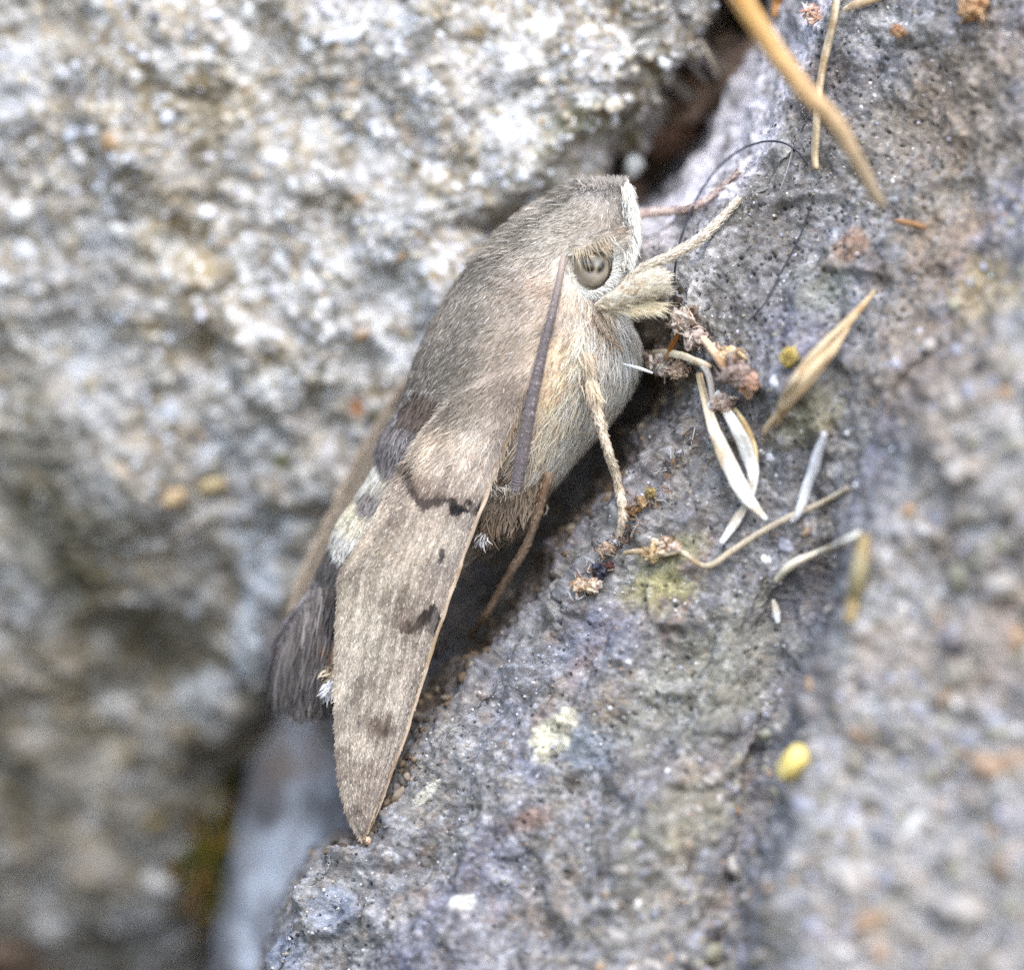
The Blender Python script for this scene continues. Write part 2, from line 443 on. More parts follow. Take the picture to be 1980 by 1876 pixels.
GP = []
def grain_parts(name, parent, spots):
    """single grains as parts; spots: (pos, normal, r, colour)"""
    if not GP:
        for k in range(8):
            V, t = lump_verts((1, .85, .7), k + 40, .32, 1.4, 3, (0, 0, 0), 3, 0.35)
            me = bpy.data.meshes.new('grain'); me.from_pydata(V.tolist(), [], t.tolist()); me.polygons.foreach_set('use_smooth', np.ones(len(t), bool)); me.update(); GP.append(me)
    cache = {}
    inv = parent.matrix_world.inverted()
    for i, (p, n, r, c) in enumerate(spots):
        k = (i*5 + int(r*1e4)) % 8; m = grain_mat(c); key = (k, m.name)
        if key not in cache:
            me = GP[k].copy(); me.materials.append(m); cache[key] = me
        o = bpy.data.objects.new(name, cache[key]); C.objects.link(o)
        q = Vector(n).to_track_quat('Z', 'Y'); q.rotate(Vector((0, 0, 0)).to_track_quat('Z', 'Y'))
        o.rotation_mode = 'QUATERNION'
        from mathutils import Quaternion
        o.rotation_quaternion = q @ Quaternion((0, 0, 1), rng.uniform(0, 6.28))
        o.location = Vector(p); o.scale = (r*rng.uniform(.85, 1.3), r*rng.uniform(.8, 1.1), r)
        o.parent = parent; o.matrix_parent_inverse = inv

inL = np.where((~Ltail) & (Lu > -80) & (Lu < 1400) & (Lv > -80) & (Lv < 1950))[0]
scatter(rng.choice(inL, 5000), Lp, Ln, 0.006, 0.028, GRAIN_COLS, [5, 7, 8, 9, 8, 7, 7, 5, 5, 7, 4, 1], 1, sink=0.6, flat=(.35, .7), shade_w=recess_shade(Lu, Lv)).build('grit', M_GRAIN, left)['kind'] = 'stuff'
big = []
for (cu, cv, r, c) in [(595, 95, .075, 0), (680, 62, .06, 0), (660, 75, .05, 8), (150, 300, .05, 1), (330, 235, .05, 2), (690, 355, .05, 8), (545, 500, .05, 0), (1010, 340, .05, 0), (40, 420, .085, 1),
                       (880, 480, .05, 8), (640, 640, .05, 0), (420, 830, .06, 9), (395, 410, .05, 0), (720, 250, .05, 2), (330, 800, .07, 9), (250, 880, .06, 3), (480, 1120, .07, 9), (500, 1170, .07, 2),
                       (395, 1330, .11, 2), (330, 1700, .12, 0), (440, 1330, .08, 9), (200, 1240, .09, 3), (60, 480, .07, 2), (110, 130, .05, 1), (260, 150, .045, 1), (945, 95, .045, 2), (1060, 130, .04, 0), (1130, 60, .04, 1)]:
    k = np.argmin((Lu - cu)**2 + (Lv - cv)**2 + 1e6*Ltail); big.append((Lp[k] - Ln[k]*r*.35, Ln[k], r*.8, GRAIN_COLS[c]))
for k in rng.choice(inL, 170):
    big.append((Lp[k] - Ln[k]*.018, Ln[k], rng.uniform(.02, .046), GRAIN_COLS[rng.choice(12, p=np.array([5, 7, 8, 8, 7, 6, 5, 5, 4, 6, 4, 2])/67)]))
big2 = []
for (p_, n_, r_, c_) in big:
    u_ = p_[0]/PX/((CAMD + p_[1])/CAMD) + 990; v_ = 938 - p_[2]/PX/((CAMD + p_[1])/CAMD); f_ = round(float(.62*recess_shade(u_, v_))*4)/4
    big2.append((p_, n_, r_, c_*(1 - f_) + lin([96, 88, 68])*f_))  # single grains darkened by the painted recess shade
grain_parts('grain', left, big2)

# ------------------------------------------------------------------ blue grey stone deep below, and the right-hand dark rock
def build_behind():
    V, t = lump_verts((0.80, 0.8, 1.9), 5, 0.14, 1.2, 7, (0, math.radians(15), 0), 5)
    p = V + P(745, 1900, 2.0)
    p = p + unit(V)*(0.11*fbm(p, 2.6, 4, 12) + 0.015*fbm(p, 12, 3, 15))[:, None]
    c = np.tile(lin([142, 143, 147]), (len(p), 1))
    c = mixc(c, lin([182, 186, 193]), sst(0.0, 0.3, fbm(p, 3.2, 4, 9))); c = mixc(c, lin([96, 92, 92]), 0.9*sst(0.0, 0.3, fbm(p, 3.8, 4, 19)))
    c = mixc(c, lin([150, 128, 112]), 0.5*sst(0.1, 0.45, fbm(p, 1.8, 3, 29)))
    o = mesh_obj('blue_grey_stone', p, t, c, M_PALE)
    tag(o, 'smooth blue grey stone deep in the gap below the moth', 'stone')
build_behind()

OU, OV = 600.0, 1876.0
DU, DV = 0.509, -0.861          # along the lip, upward to the right
NU, NV = 0.861, 0.509           # across the lip, to the lower right
LIP = np.array([(330, 2300), (420, 2080), (520, 1885), (552, 1800), (590, 1715), (640, 1648), (700, 1622), (770, 1560), (830, 1452), (905, 1370), (1000, 1292), (1075, 1195), (1112, 1140), (1185, 1045), (1245, 965), (1292, 892),
                (1330, 835), (1352, 750), (1340, 660), (1312, 600), (1335, 520), (1405, 435), (1450, 385), (1505, 295), (1560, 200), (1600, 100), (1640, 0), (1760, -250), (1900, -550)], float)
LA = (LIP[:, 0]-OU)*DU + (LIP[:, 1]-OV)*DV; LB = (LIP[:, 0]-OU)*NU + (LIP[:, 1]-OV)*NV
od = np.argsort(LA); LA, LB = LA[od], LB[od]
LA_s = np.linspace(LA[0], LA[-1], 900); LB_s = np.interp(LA_s, LA, LB); ker = np.hanning(15); ker /= ker.sum(); LB_s = np.convolve(np.pad(LB_s, 7, mode='edge'), ker, 'valid')

STEP_V = [-700, 200, 420, 560, 760, 1000, 1250, 1500, 1700, 1876, 2500]
STEP_U = [2600, 2300, 2080, 1985, 1800, 1690, 1610, 1545, 1515, 1495, 1400]

def right_base(u, v, b):
    y = -0.00108*b
    su = np.interp(v, STEP_V, STEP_U)
    y = y - 0.36*sst(-55, 50, u - su)
    y = y + 0.17*np.exp(-((u - su + 95)/60.0)**2)*sst(900, 1200, v)
    return y

def build_right():
    a = np.concatenate([np.linspace(-420, -120, 40)[:-1], np.linspace(-120, 2420, 800)[:-1], np.linspace(2420, 2800, 40)])
    sb = np.concatenate([np.linspace(-1, 0, 190)[:-1], np.linspace(0, 420, 140)[:-1], np.linspace(420, 1300, 190)[:-1], np.linspace(1300, 2200, 40)])
    SB, A = np.meshgrid(sb, a, indexing='ij'); s, aa = SB.ravel(), A.ravel()
    lb = np.interp(aa, LA_s, LB_s)
    # far flank: going down into the joint
    t = np.clip(-s, 0, 1)
    wlow = sst(560, 260, aa)                       # near the wing tip the flank drops steeply
    fx = np.interp(t, [0, .12, .3, .55, .8, 1], [0, 40, 120, 260, 400, 520]); fy = np.interp(t, [0, .12, .3, .55, .8, 1], [0, .10, .30, .62, 1.25, 2.3])
    gx = np.interp(t, [0, .12, .3, .55, .8, 1], [0, 4, 9, 14, 18, 20]); gy = np.interp(t, [0, .12, .3, .55, .8, 1], [0, .06, .35, 1.0, 1.9, 2.8])
    kn = [0, .12, .3, .55, .8, 1]
    wtop = sst(1470, 1620, aa); hx = np.interp(t, kn, [0, 24, 70, 125, 155, 175]); hy = np.interp(t, kn, [0, .08, .32, .75, 1.6, 2.6])
    whol = sst(480, 640, aa)*sst(1420, 1300, aa); fy = fy*(1-whol) + whol*np.interp(t, kn, [0, .36, .85, 1.2, 1.7, 2.5])
    fx = fx*(1-wtop) + hx*wtop; fy = fy*(1-wtop) + hy*wtop
    bx = np.where(s < 0, -(fx*(1-wlow) + gx*wlow), s); fy = fy*(1-wlow) + gy*wlow
    b = lb + bx
    u = OU + aa*DU + b*NU; v = OV + aa*DV + b*NV
    y = np.where(s < 0, fy, right_base(u, v, bx))
    G = P(u, v, y).reshape(SB.shape + (3,)); nor = grid_normals(G).reshape(-1, 3)
    if nor[:, 1].mean() > 0: nor = -nor
    p = G.reshape(-1, 3)
    fore = sst(300, 900, np.where(s < 0, 0, s))
    flank = sst(-0.02, -0.18, s)
    f1, f2, i1, i2 = worley(p, 42, 150); g1, g2, j1, j2 = worley(p, 15, 160)
    pitz = ell(Gu := p[:, 0]/PX + 990, 938 - p[:, 2]/PX, 1520, 420, 330, 420, 0); pit = sst(0.34, 0.14, f1)*(i1 > 0.86 - .22*sst(1.1, .4, pitz))
    edge = sst(0.0, 0.3, g2 - g1)
    disp = (0.06*fbm(p, 1.4, 3, 33) + 0.055*fbm(p, 4.5, 3, 37))*(1 - .75*wlow*sst(.0, -.1, s)) + 0.019*fbm(p, 14, 3, 41) + 0.008*fbm(p, 45, 2, 45) + 0.006*fbm(p, 105, 2, 46) - 0.022*pit + fore*0.022*edge*(0.3 + j1)
    pa = np.stack([(p[:, 0]*DU - p[:, 2]*DV)*1.1, (p[:, 0]*NU - p[:, 2]*NV)*3.2, p[:, 1]*3.2], -1); an = fbm(pa, 1.0, 4, 55)
    disp = disp + .075*an*np.where(s < 0, sst(-.4, 0, s), 1)
    rdg = 1 - np.abs(fbm(p, 3.2, 3, 51)); disp = disp + 0.035*sst(0.7, 1.0, rdg)
    p = p + nor*disp[:, None]
    u2 = p[:, 0]/PX/((CAMD+p[:, 1])/CAMD) + 990; v2 = 938 - p[:, 2]/PX/((CAMD+p[:, 1])/CAMD)
    c = np.tile(lin([113, 112, 112]), (len(p), 1))
    c = mixc(c, lin([112, 112, 134]), .75*sst(.0, .35, an)); c = mixc(c, lin([142, 110, 84]), .62*sst(.15, .45, fbm(pa, 1.3, 4, 56))); c = mixc(c, lin([166, 165, 165]), .4*sst(.12, .42, fbm(pa, 1.6, 4, 57))); c = mixc(c, lin([140, 136, 116]), .3*sst(.12, .42, fbm(pa, 1.1, 4, 58)))
    n1 = fbm(p, 2.4, 4, 61); n2 = fbm(p, 6, 4, 62); n3 = fbm(p, 22, 3, 63); n4 = fbm(p, 2.0, 3, 64)
    c = mixc(c, lin([112, 112, 119]), sst(0.0, 0.35, n1)*0.8)
    c = mixc(c, lin([116, 110, 98]), sst(0.05, 0.4, n2)*0.65)
    c = mixc(c, lin([108, 112, 126]), sst(0.2, 0.5, n4)*0.4)
    c = mixc(c, lin([140, 110, 86]), sst(0.28, 0.5, fbm(p, 5, 3, 66))*0.35)
    c = mixc(c, lin([70, 66, 66]), sst(0.05, 0.4, n3)*0.65)
    c = mixc(c, lin([168, 166, 168]), sst(0.1, 0.45, -n3)*0.55)
    su = np.interp(v2, STEP_V, STEP_U); slab = sst(-30, 40, u2 - su + 30*fbm(p, 5, 2, 81))
    c = mixc(c, lin([178, 176, 174]), .72*slab)
    c = mixc(c, lin([186, 186, 190]), .5*slab*sst(0, .35, fbm(p, 2.6, 3, 82))); c = mixc(c, lin([134, 114, 94]), .6*slab*sst(.1, .4, fbm(p, 3.2, 3, 83)))
    groove = np.exp(-((u2 - su + 95)/62.0)**2)*sst(950, 1150, v2); c = mixc(c, lin([92, 92, 104]), .6*np.clip(groove, 0, 1))
    # grain mosaic, coarser towards the near right side
    pal = np.array([lin(x) for x in ([186, 182, 178], [160, 157, 156], [136, 128, 118], [166, 152, 136], [144, 144, 152], [182, 180, 188], [128, 116, 98], [100, 97, 99], [164, 136, 110], [154, 150, 144])])
    gc = pal[(j2*10).astype(int) % 10]; fc = pal[(i2*10).astype(int) % 10]
    c = mixc(c, fc, np.full(len(p), 0.16)); wf = 0.14 + 0.5*fore
    c = c*(1 - 0.0) ; c = mixc(c, gc, wf*0.75*edge + 0.0)
    c = mixc(c, lin([112, 104, 92]), 0.4*fore*(1 - edge))
    # brown dust in the hollow under the moth, darkened further with painted shade
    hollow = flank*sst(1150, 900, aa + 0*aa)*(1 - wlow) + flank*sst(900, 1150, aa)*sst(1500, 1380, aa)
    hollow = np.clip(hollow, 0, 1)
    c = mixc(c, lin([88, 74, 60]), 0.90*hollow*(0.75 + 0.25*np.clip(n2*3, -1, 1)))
    # whitish mineral crust on the upper flank
    crust = sst(1480, 1620, aa)*sst(-0.06, -0.16, s)*sst(-0.75, -0.5, s)
    c = mixc(c, lin([216, 210, 216]), 0.85*crust*sst(-0.5, 0.1, n2 + 0.4*n1))
    for (cu, cv, ru, rv, an, col, st) in [
        (1075, 1420, 52, 36, -35, [214, 206, 178], .95), (1042, 1462, 22, 20, 0, [206, 198, 168], .9), (825, 1532, 36, 11, -40, [206, 202, 186], .9),
        (1130, 1440, 70, 60, -30, [112, 124, 138], .5), (1030, 1490, 34, 44, 0, [112, 114, 130], .7), (640, 1760, 60, 50, -30, [116, 130, 152], .45), (560, 1850, 40, 60, 0, [104, 118, 146], .45),
        (890, 1745, 30, 16, 0, [208, 206, 198], .8), (1290, 1120, 70, 42, 20, [160, 154, 106], .7), (1250, 1150, 60, 40, 0, [150, 142, 100], .6), (1330, 1060, 50, 30, 0, [158, 156, 116], .5),
        (1330, 1350, 160, 120, -30, [136, 134, 114], .35), (1450, 1250, 120, 140, 0, [142, 140, 122], .3), (1300, 1590, 180, 80, -30, [140, 136, 108], .35),
        (1020, 1590, 70, 26, -20, [128, 96, 78], .6), (1560, 800, 90, 60, -40, [142, 134, 92], .45), (1590, 560, 60, 60, 0, [150, 152, 138], .5), (1830, 480, 120, 70, -50, [158, 132, 104], .5),
        (1900, 560, 90, 60, -40, [176, 152, 92], .5), (1640, 480, 60, 30, -50, [150, 106, 66], .5), (1340, 555, 36, 70, 25, [198, 194, 190], .8), (1370, 480, 40, 60, 30, [196, 192, 192], .6),
        (1850, 230, 170, 170, 0, [130, 116, 98], .55), (1810, 720, 150, 170, 0, [148, 128, 104], .5), (1930, 1250, 120, 160, 0, [146, 124, 104], .4), (1700, 60, 120, 50, 0, [156, 154, 152], .6), (1480, 420, 120, 90, -50, [98, 90, 84], .45), (1600, 200, 90, 120, 0, [96, 90, 88], .45), (1700, 300, 120, 120, 0, [118, 108, 96], .4), (1110, 1250, 90, 60, -40, [108, 116, 138], .4),
        (1190, 1200, 80, 60, 0, [112, 120, 140], .35), (1440, 560, 70, 90, -60, [116, 110, 108], .5)]:
        e = ell(u2, v2, cu, cv, ru, rv, an) + 0.55*fbm(p, 12, 3, int(cu + cv)) + 0.25*fbm(p, 50, 2, int(cu))
        c = mixc(c, lin(col), st*sst(1.15, 0.75 if st > .75 else .45, e))
    c = mixc(c, lin([34, 32, 36]), 0.9*pit*(1 - fore))
    sp1, _, k1, k2 = worley(p, 30, 260)
    spark = sst(0.14, 0.06, sp1)*(k1 > 0.86)
    c = mixc(c, lin([226, 226, 232]), 0.85*spark)
    sp2, _, k3, k4 = worley(p, 24, 270)
    c = mixc(c, lin([42, 40, 44]), 0.75*sst(0.30, 0.16, sp2 + 0.1*n3)*(k3 > 0.84)*(1 - 0.7*fore))
    c = c*np.exp(0.66*fbm(p, 66, 2, 71) + .36*fbm(p, 28, 2, 72))[:, None]
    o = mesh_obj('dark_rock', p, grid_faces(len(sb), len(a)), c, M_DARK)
    tag(o, 'dark speckled grey rock the moth clings to, filling the right side', 'rock')
    NG = grid_normals(p.reshape(SB.shape + (3,))).reshape(-1, 3)
    if NG[:, 1].mean() > 0: NG = -NG
    return o, p, NG, u2, v2, s
right, Rp, Rn, Ru, Rv, Rs = build_right()

RU0, RV0 = np.where(Rs < -0.6, 1e6, Ru), Rv
def on_rock(u, v, lift=0.0):
    """point of the dark rock seen at photo unit (u, v)"""
    d = (RU0 - u)**2 + (RV0 - v)**2; c = np.where(d < 30)[0]
    k = c[np.argmin(Rp[c, 1])] if len(c) else np.argmin(d)
    return Rp[k] + Rn[k]*lift
def depth_at(u, v): 
    return on_rock(u, v)[1]

inR = np.where((Ru > 480) & (Ru < 2060) & (Rv > -80) & (Rv < 1950) & (Rs > -0.5))[0]
RPAL = [lin(x) for x in ([230, 230, 234], [206, 202, 198], [176, 168, 160], [140, 132, 120], [60, 56, 58], [150, 150, 160], [160, 134, 110], [150, 146, 126], [196, 190, 202])]
fine = rng.choice(inR, 7000)
scatter(fine, Rp, Rn, 0.003, 0.010, RPAL, [1, 2, 6, 7, 9, 5, 2, 3, 2], 1, sink=0.5).build('grit', M_GRAIN, right)['kind'] = 'stuff'
hol = np.where((Rs < -.06) & (Rs > -.75) & (Rv > 560) & (Rv < 1650))[0]
scatter(rng.choice(hol, 2600), Rp, Rn, 0.005, 0.030, [lin([104, 88, 72]), lin([76, 66, 58]), lin([132, 114, 94]), lin([120, 112, 104]), lin([150, 138, 122])], [5, 5, 4, 3, 2], 1, sink=0.35, flat=(.4, .8)).build('hollow_grit', M_SOIL, right)['kind'] = 'stuff'
foreR = inR[(Rs[inR] > 420)]
scatter(rng.choice(foreR, 1500), Rp, Rn, 0.010, 0.035, RPAL, [0, 1, 8, 8, 2, 7, 3, 4, 1], 2, sink=0.65, flat=(.35, .6)).build('coarse_grit', M_GRAIN, right)['kind'] = 'stuff'
big = []
for (cu, cv, r, c) in [(1850, 250, .02, 3), (1495, 740, .03, 0), (1488, 885, .018, 0), (1500, 1188, .026, 0), (1515, 1055, .035, 5), (1480, 1080, .03, 1), (1740, 1400, .04, 2), (1765, 1600, .07, 1), (1650, 1700, .055, 2), (1600, 1640, .04, 2), (1700, 1780, .06, 6),
                       (1850, 1300, .06, 3), (1920, 1480, .06, 6), (1800, 1180, .05, 2), (1900, 1000, .06, 2), (1725, 870, .02, 0), (1700, 1850, .06, 6), (1560, 1560, .05, 5), (1850, 1750, .07, 2), (1600, 1780, .04, 2), (1420, 1700, .04, 4),
                       (1560, 1030, .02, 6), (1640, 1330, .03, 2), (1350, 1560, .02, 6), (1290, 1490, .018, 0), (1215, 1280, .012, 0), (930, 1340, .012, 0), (880, 1650, .010, 0), (1180, 1370, .014, 1)]:
    k = np.argmin((RU0 - cu)**2 + (RV0 - cv)**2); big.append((Rp[k] - Rn[k]*r*.4, Rn[k], r, RPAL[c]))
for k in rng.choice(inR[Rs[inR] > 560], 150):
    big.append((Rp[k] - Rn[k]*.022, Rn[k], rng.uniform(.025, .055), RPAL[rng.choice(9, p=np.array([0, 0, 9, 11, 3, 6, 4, 4, 0])/37)]))
grain_parts('grain', right, big)

# ------------------------------------------------------------------ the moth
moth = empty('hawk_moth', P(960, 820, 0.3))
tag(moth, 'furry grey brown hawk moth clinging head up to the dark rock', 'moth')

def tone(c, ds=0.14):
    l = (c @ np.array([.25, .6, .15]))[:, None]
    c = c*(.93 + .14*sst(.22, .55, l))
    return (c*(1 - ds) + l*np.array([1.03, .99, .95])*ds)

BODY = np.array([  # Lu, Lv, Ru, Rv, half depth
    (1188, 349, 1210, 353, 14), (1160, 349, 1217, 360, 46), (1128, 353, 1228, 385, 76), (1085, 371, 1238, 425, 102), (1040, 399, 1238, 470, 122), (990, 436, 1220, 518, 138), (940, 482, 1190, 560, 152), (896, 526, 1205, 600, 167),
    (860, 578, 1224, 648, 182), (828, 636, 1228, 700, 190), (803, 690, 1212, 752, 192), (784, 744, 1180, 805, 188), (764, 795, 1136, 858, 178), (736, 850, 1085, 918, 163), (722, 906, 1042, 978, 148), (692, 958, 985, 1036, 138),
    (658, 1010, 918, 1085, 128), (628, 1078, 852, 1150, 116), (602, 1132, 795, 1208, 104), (566, 1182, 738, 1262, 92), (540, 1230, 690, 1306, 76), (528, 1272, 655, 1336, 60), (534, 1310, 632, 1354, 44), (552, 1338, 604, 1362, 16)], float)
BY = 0.30
NS, NT = 150, 72
BS = resample(BODY, NS)
th = np.linspace(0, 2*math.pi, NT, endpoint=False)
def body_point(i, ang):
    """i float station, ang 0 = ventral (right), pi/2 = near side"""
    s = np.stack([np.interp(i, np.arange(NS), BS[:, k]) for k in range(5)], -1)
    ca, sa = np.cos(ang), np.sin(ang)
    ca = np.sign(ca)*np.abs(ca)**0.92; sa2 = np.sign(sa)*np.abs(sa)**0.92
    u = (s[:, 0]+s[:, 2])/2 + ca*(s[:, 2]-s[:, 0])/2; v = (s[:, 1]+s[:, 3])/2 + ca*(s[:, 3]-s[:, 1])/2
    yc = np.interp(i/NS, [0, .45, .7, 1], [0.22, BY, 0.31, 0.42])
    return u, v, yc - sa2*s[:, 4]*PX

FLOW = [(1205, 385, (.05, .9)), (1175, 375, (-.15, .9)), (1140, 378, (-.5, .55)), (1085, 395, (-.85, .4)), (1150, 430, (-.6, .5)), (1100, 450, (-.9, .15)), (1130, 475, (.5, -.05)), (1180, 462, (.9, -.1)), (1040, 440, (-.9, .3)),
        (1000, 480, (-.9, .4)), (1060, 540, (-.85, .45)), (900, 600, (-.8, .6)), (950, 700, (-.78, .6)), (1040, 640, (-.75, .62)), (850, 720, (-.7, .7)), (1000, 760, (-.55, .85)), (850, 830, (-.6, .8)), (1060, 700, (-.6, .75)),
        (1110, 600, (-.25, 1)), (1085, 700, (-.3, 1)), (1060, 800, (-.28, 1)), (1150, 700, (.0, 1)), (1200, 680, (.05, 1)), (1150, 800, (-.12, 1)), (1080, 880, (-.3, 1)), (1030, 980, (-.4, .9)),
        (720, 930, (-.5, .85)), (680, 1020, (-.45, .85)), (630, 1120, (-.3, .95)), (600, 1200, (-.5, .85)), (540, 1320, (-.05, 1)), (600, 1320, (-.2, 1)), (1228, 400, (.25, .9)), (1225, 470, (.0, 1)), (1195, 525, (-.3, .6)), (1150, 560, (.3, .5)), (1105, 520, (-.1, 1))]
BCOL = [(1000, 450, (150, 140, 124)), (920, 520, (142, 132, 118)), (900, 620, (136, 126, 112)), (1000, 580, (164, 147, 130)), (1060, 640, (182, 162, 142)), (980, 680, (164, 146, 128)), (870, 700, (132, 122, 108)), (1000, 740, (156, 138, 124)),
        (840, 760, (126, 116, 102)), (815, 795, (104, 92, 82)), (1040, 560, (184, 160, 138)), (1150, 368, (158, 150, 142)), (1090, 385, (140, 132, 118)), (1196, 385, (158, 150, 140)), (1205, 400, (150, 142, 134)), (1130, 420, (170, 158, 142)), (1060, 470, (168, 158, 142)),
        (1118, 484, (214, 202, 184)), (1150, 474, (208, 192, 172)), (1180, 464, (176, 152, 128)), (1110, 462, (166, 153, 137)), (1150, 452, (162, 149, 134)), (1130, 440, (158, 146, 131)), (1192, 452, (128, 102, 80)), (1186, 430, (162, 150, 138)), (1190, 478, (238, 230, 218)), (1206, 488, (244, 238, 230)), (1186, 540, (246, 242, 236)), (1212, 448, (238, 230, 220)), (1170, 562, (242, 236, 228)), (1208, 420, (190, 180, 166)), (1221, 385, (238, 230, 216)), (1230, 415, (240, 232, 222)), (1225, 460, (240, 234, 224)), (1200, 515, (246, 242, 236)), (1150, 562, (246, 240, 232)), (1100, 525, (236, 226, 210)),
        (1100, 585, (198, 180, 158)), (1125, 605, (196, 180, 160)), (1080, 680, (234, 204, 166)), (1065, 780, (236, 204, 164)), (1078, 730, (238, 206, 166)), (1072, 830, (236, 208, 178)), (1112, 700, (232, 216, 192)), (1140, 700, (230, 222, 208)), (1135, 650, (224, 212, 196)), (1090, 830, (226, 212, 188)), (1152, 622, (180, 156, 132)), (1166, 650, (190, 170, 148)), (1140, 600, (214, 200, 182)), (1190, 640, (236, 232, 226)), (1205, 690, (238, 234, 226)), (1215, 620, (236, 230, 222)), (1205, 720, (230, 225, 214)),
        (1150, 760, (234, 228, 216)), (1120, 850, (236, 226, 214)), (1060, 880, (224, 208, 192)), (1110, 780, (232, 220, 200)), (1030, 960, (150, 130, 108)), (1000, 1020, (112, 96, 80)),
        (785, 815, (126, 116, 112)), (755, 880, (132, 124, 122)), (770, 850, (130, 122, 120)), (722, 918, (206, 196, 172)), (740, 938, (190, 180, 158)), (712, 962, (150, 142, 134)), (722, 985, (154, 144, 134)), (690, 985, (216, 206, 180)), (662, 1000, (224, 217, 204)), (684, 1040, (218, 211, 198)),
        (656, 1046, (122, 114, 106)), (645, 1085, (104, 96, 92)), (636, 1120, (100, 94, 90)), (642, 1178, (214, 206, 206)), (604, 1180, (128, 118, 118)), (560, 1220, (114, 104, 104)), (540, 1280, (94, 86, 86)), (530, 1350, (84, 76, 76)), (600, 1300, (104, 94, 94))]

def build_body():
    I, T = np.meshgrid(np.arange(NS), th, indexing='ij')
    u, v, y = body_point(I.ravel().astype(float), T.ravel())
    p = P(u, v, y)
    c = tone(lin(idw(BCOL, u, v)))
    i = np.arange(NS - 1)[:, None]*NT; j = np.arange(NT)[None]; jn = (j + 1) % NT
    q = np.stack([i + j, i + jn, i + NT + jn, i + NT + j], -1).reshape(-1, 4)
    ends = np.array([p[:NT].mean(0), p[-NT:].mean(0)]); a = len(p)
    tr = np.array([(a, (k+1) % NT, k) for k in range(NT)] + [(a+1, (NS-1)*NT + k, (NS-1)*NT + (k+1) % NT) for k in range(NT)])
    body = mesh_obj('body', np.vstack([p, ends]), [q, tr], np.vstack([c, c[:1], c[-1:]]), M_SKIN, moth)
    return body
body = build_body()

# near surface of the body as a table, so that the wing root lies on the thorax
_tab = np.full((160, 240), 9.0)
_i, _a = np.meshgrid(np.linspace(0, NS-1, 900), np.linspace(0.0, math.pi, 500), indexing='ij')
_u, _v, _y = body_point(_i.ravel(), _a.ravel())
_ku = np.clip(((_u - 480)/6).astype(int), 0, 159); _kv = np.clip(((_v - 330)/6).astype(int), 0, 239)
np.minimum.at(_tab, (_ku, _kv), _y); _tab = np.minimum(_tab, 0.32)
for _ in range(3): _tab = (_tab + np.roll(_tab, 1, 0) + np.roll(_tab, -1, 0) + np.roll(_tab, 1, 1) + np.roll(_tab, -1, 1))/5
def body_y(u, v):
    x = np.clip((u - 480)/6 - .5, 0, 158.9); z = np.clip((v - 330)/6 - .5, 0, 238.9); i = x.astype(int); j = z.astype(int); fx = x - i; fz = z - j
    return (_tab[i, j]*(1-fx) + _tab[i+1, j]*fx)*(1-fz) + (_tab[i, j+1]*(1-fx) + _tab[i+1, j+1]*fx)*fz


def body_sample(N, i0=0, i1=NS-1, a0=-0.4, a1=math.pi + 0.45):
    i = rng.uniform(i0, i1, N); a = rng.uniform(a0, a1, N)
    e = 0.02
    p0 = P(*body_point(i, a)); pa = P(*body_point(np.minimum(i + .5, NS-1), a)) - P(*body_point(np.maximum(i - .5, 0), a)); pb = P(*body_point(i, a + e)) - P(*body_point(i, a - e))
    n = unit(np.cross(pa, pb)); ctr = P(*[x for x in body_point(i, a + math.pi)])
    n = np.where(np.sum(n*(p0 - ctr), 1, keepdims=True) < 0, -n, n)
    u, v, y = body_point(i, a)
    return p0, n, u, v, i, a

def flow3(u, v, jit=0.15):
    f = idw(FLOW, u, v, 3, 14); an = rng.normal(0, jit, len(u))
    x, z = f[:, 0], -f[:, 1]
    return unit(np.stack([x*np.cos(an) - z*np.sin(an), rng.normal(0, .05, len(u)), x*np.sin(an) + z*np.cos(an)], -1))

EYE_C = (1142, 515); EYE_R = (37, 42)
def fur_color(u, v, N, var=0.21):
    c = tone(lin(idw(BCOL, u + rng.normal(0, 6, N), v + rng.normal(0, 6, N))))
    q = P(u, v, 0); c = c*np.exp(.24*fbm(q, 14, 2, 3) + .22*fbm(q, 34, 2, 4))[:, None]     # tufted clumps
    c = c*np.exp(rng.normal(0, var, N))[:, None]
    w = (rng.random(N) < 0.12); c = np.where(w[:, None], c + (lin([226, 220, 212]) - c)*0.6, c)
    d = (rng.random(N) < 0.14); c = np.where(d[:, None], c*0.5, c)
    return c

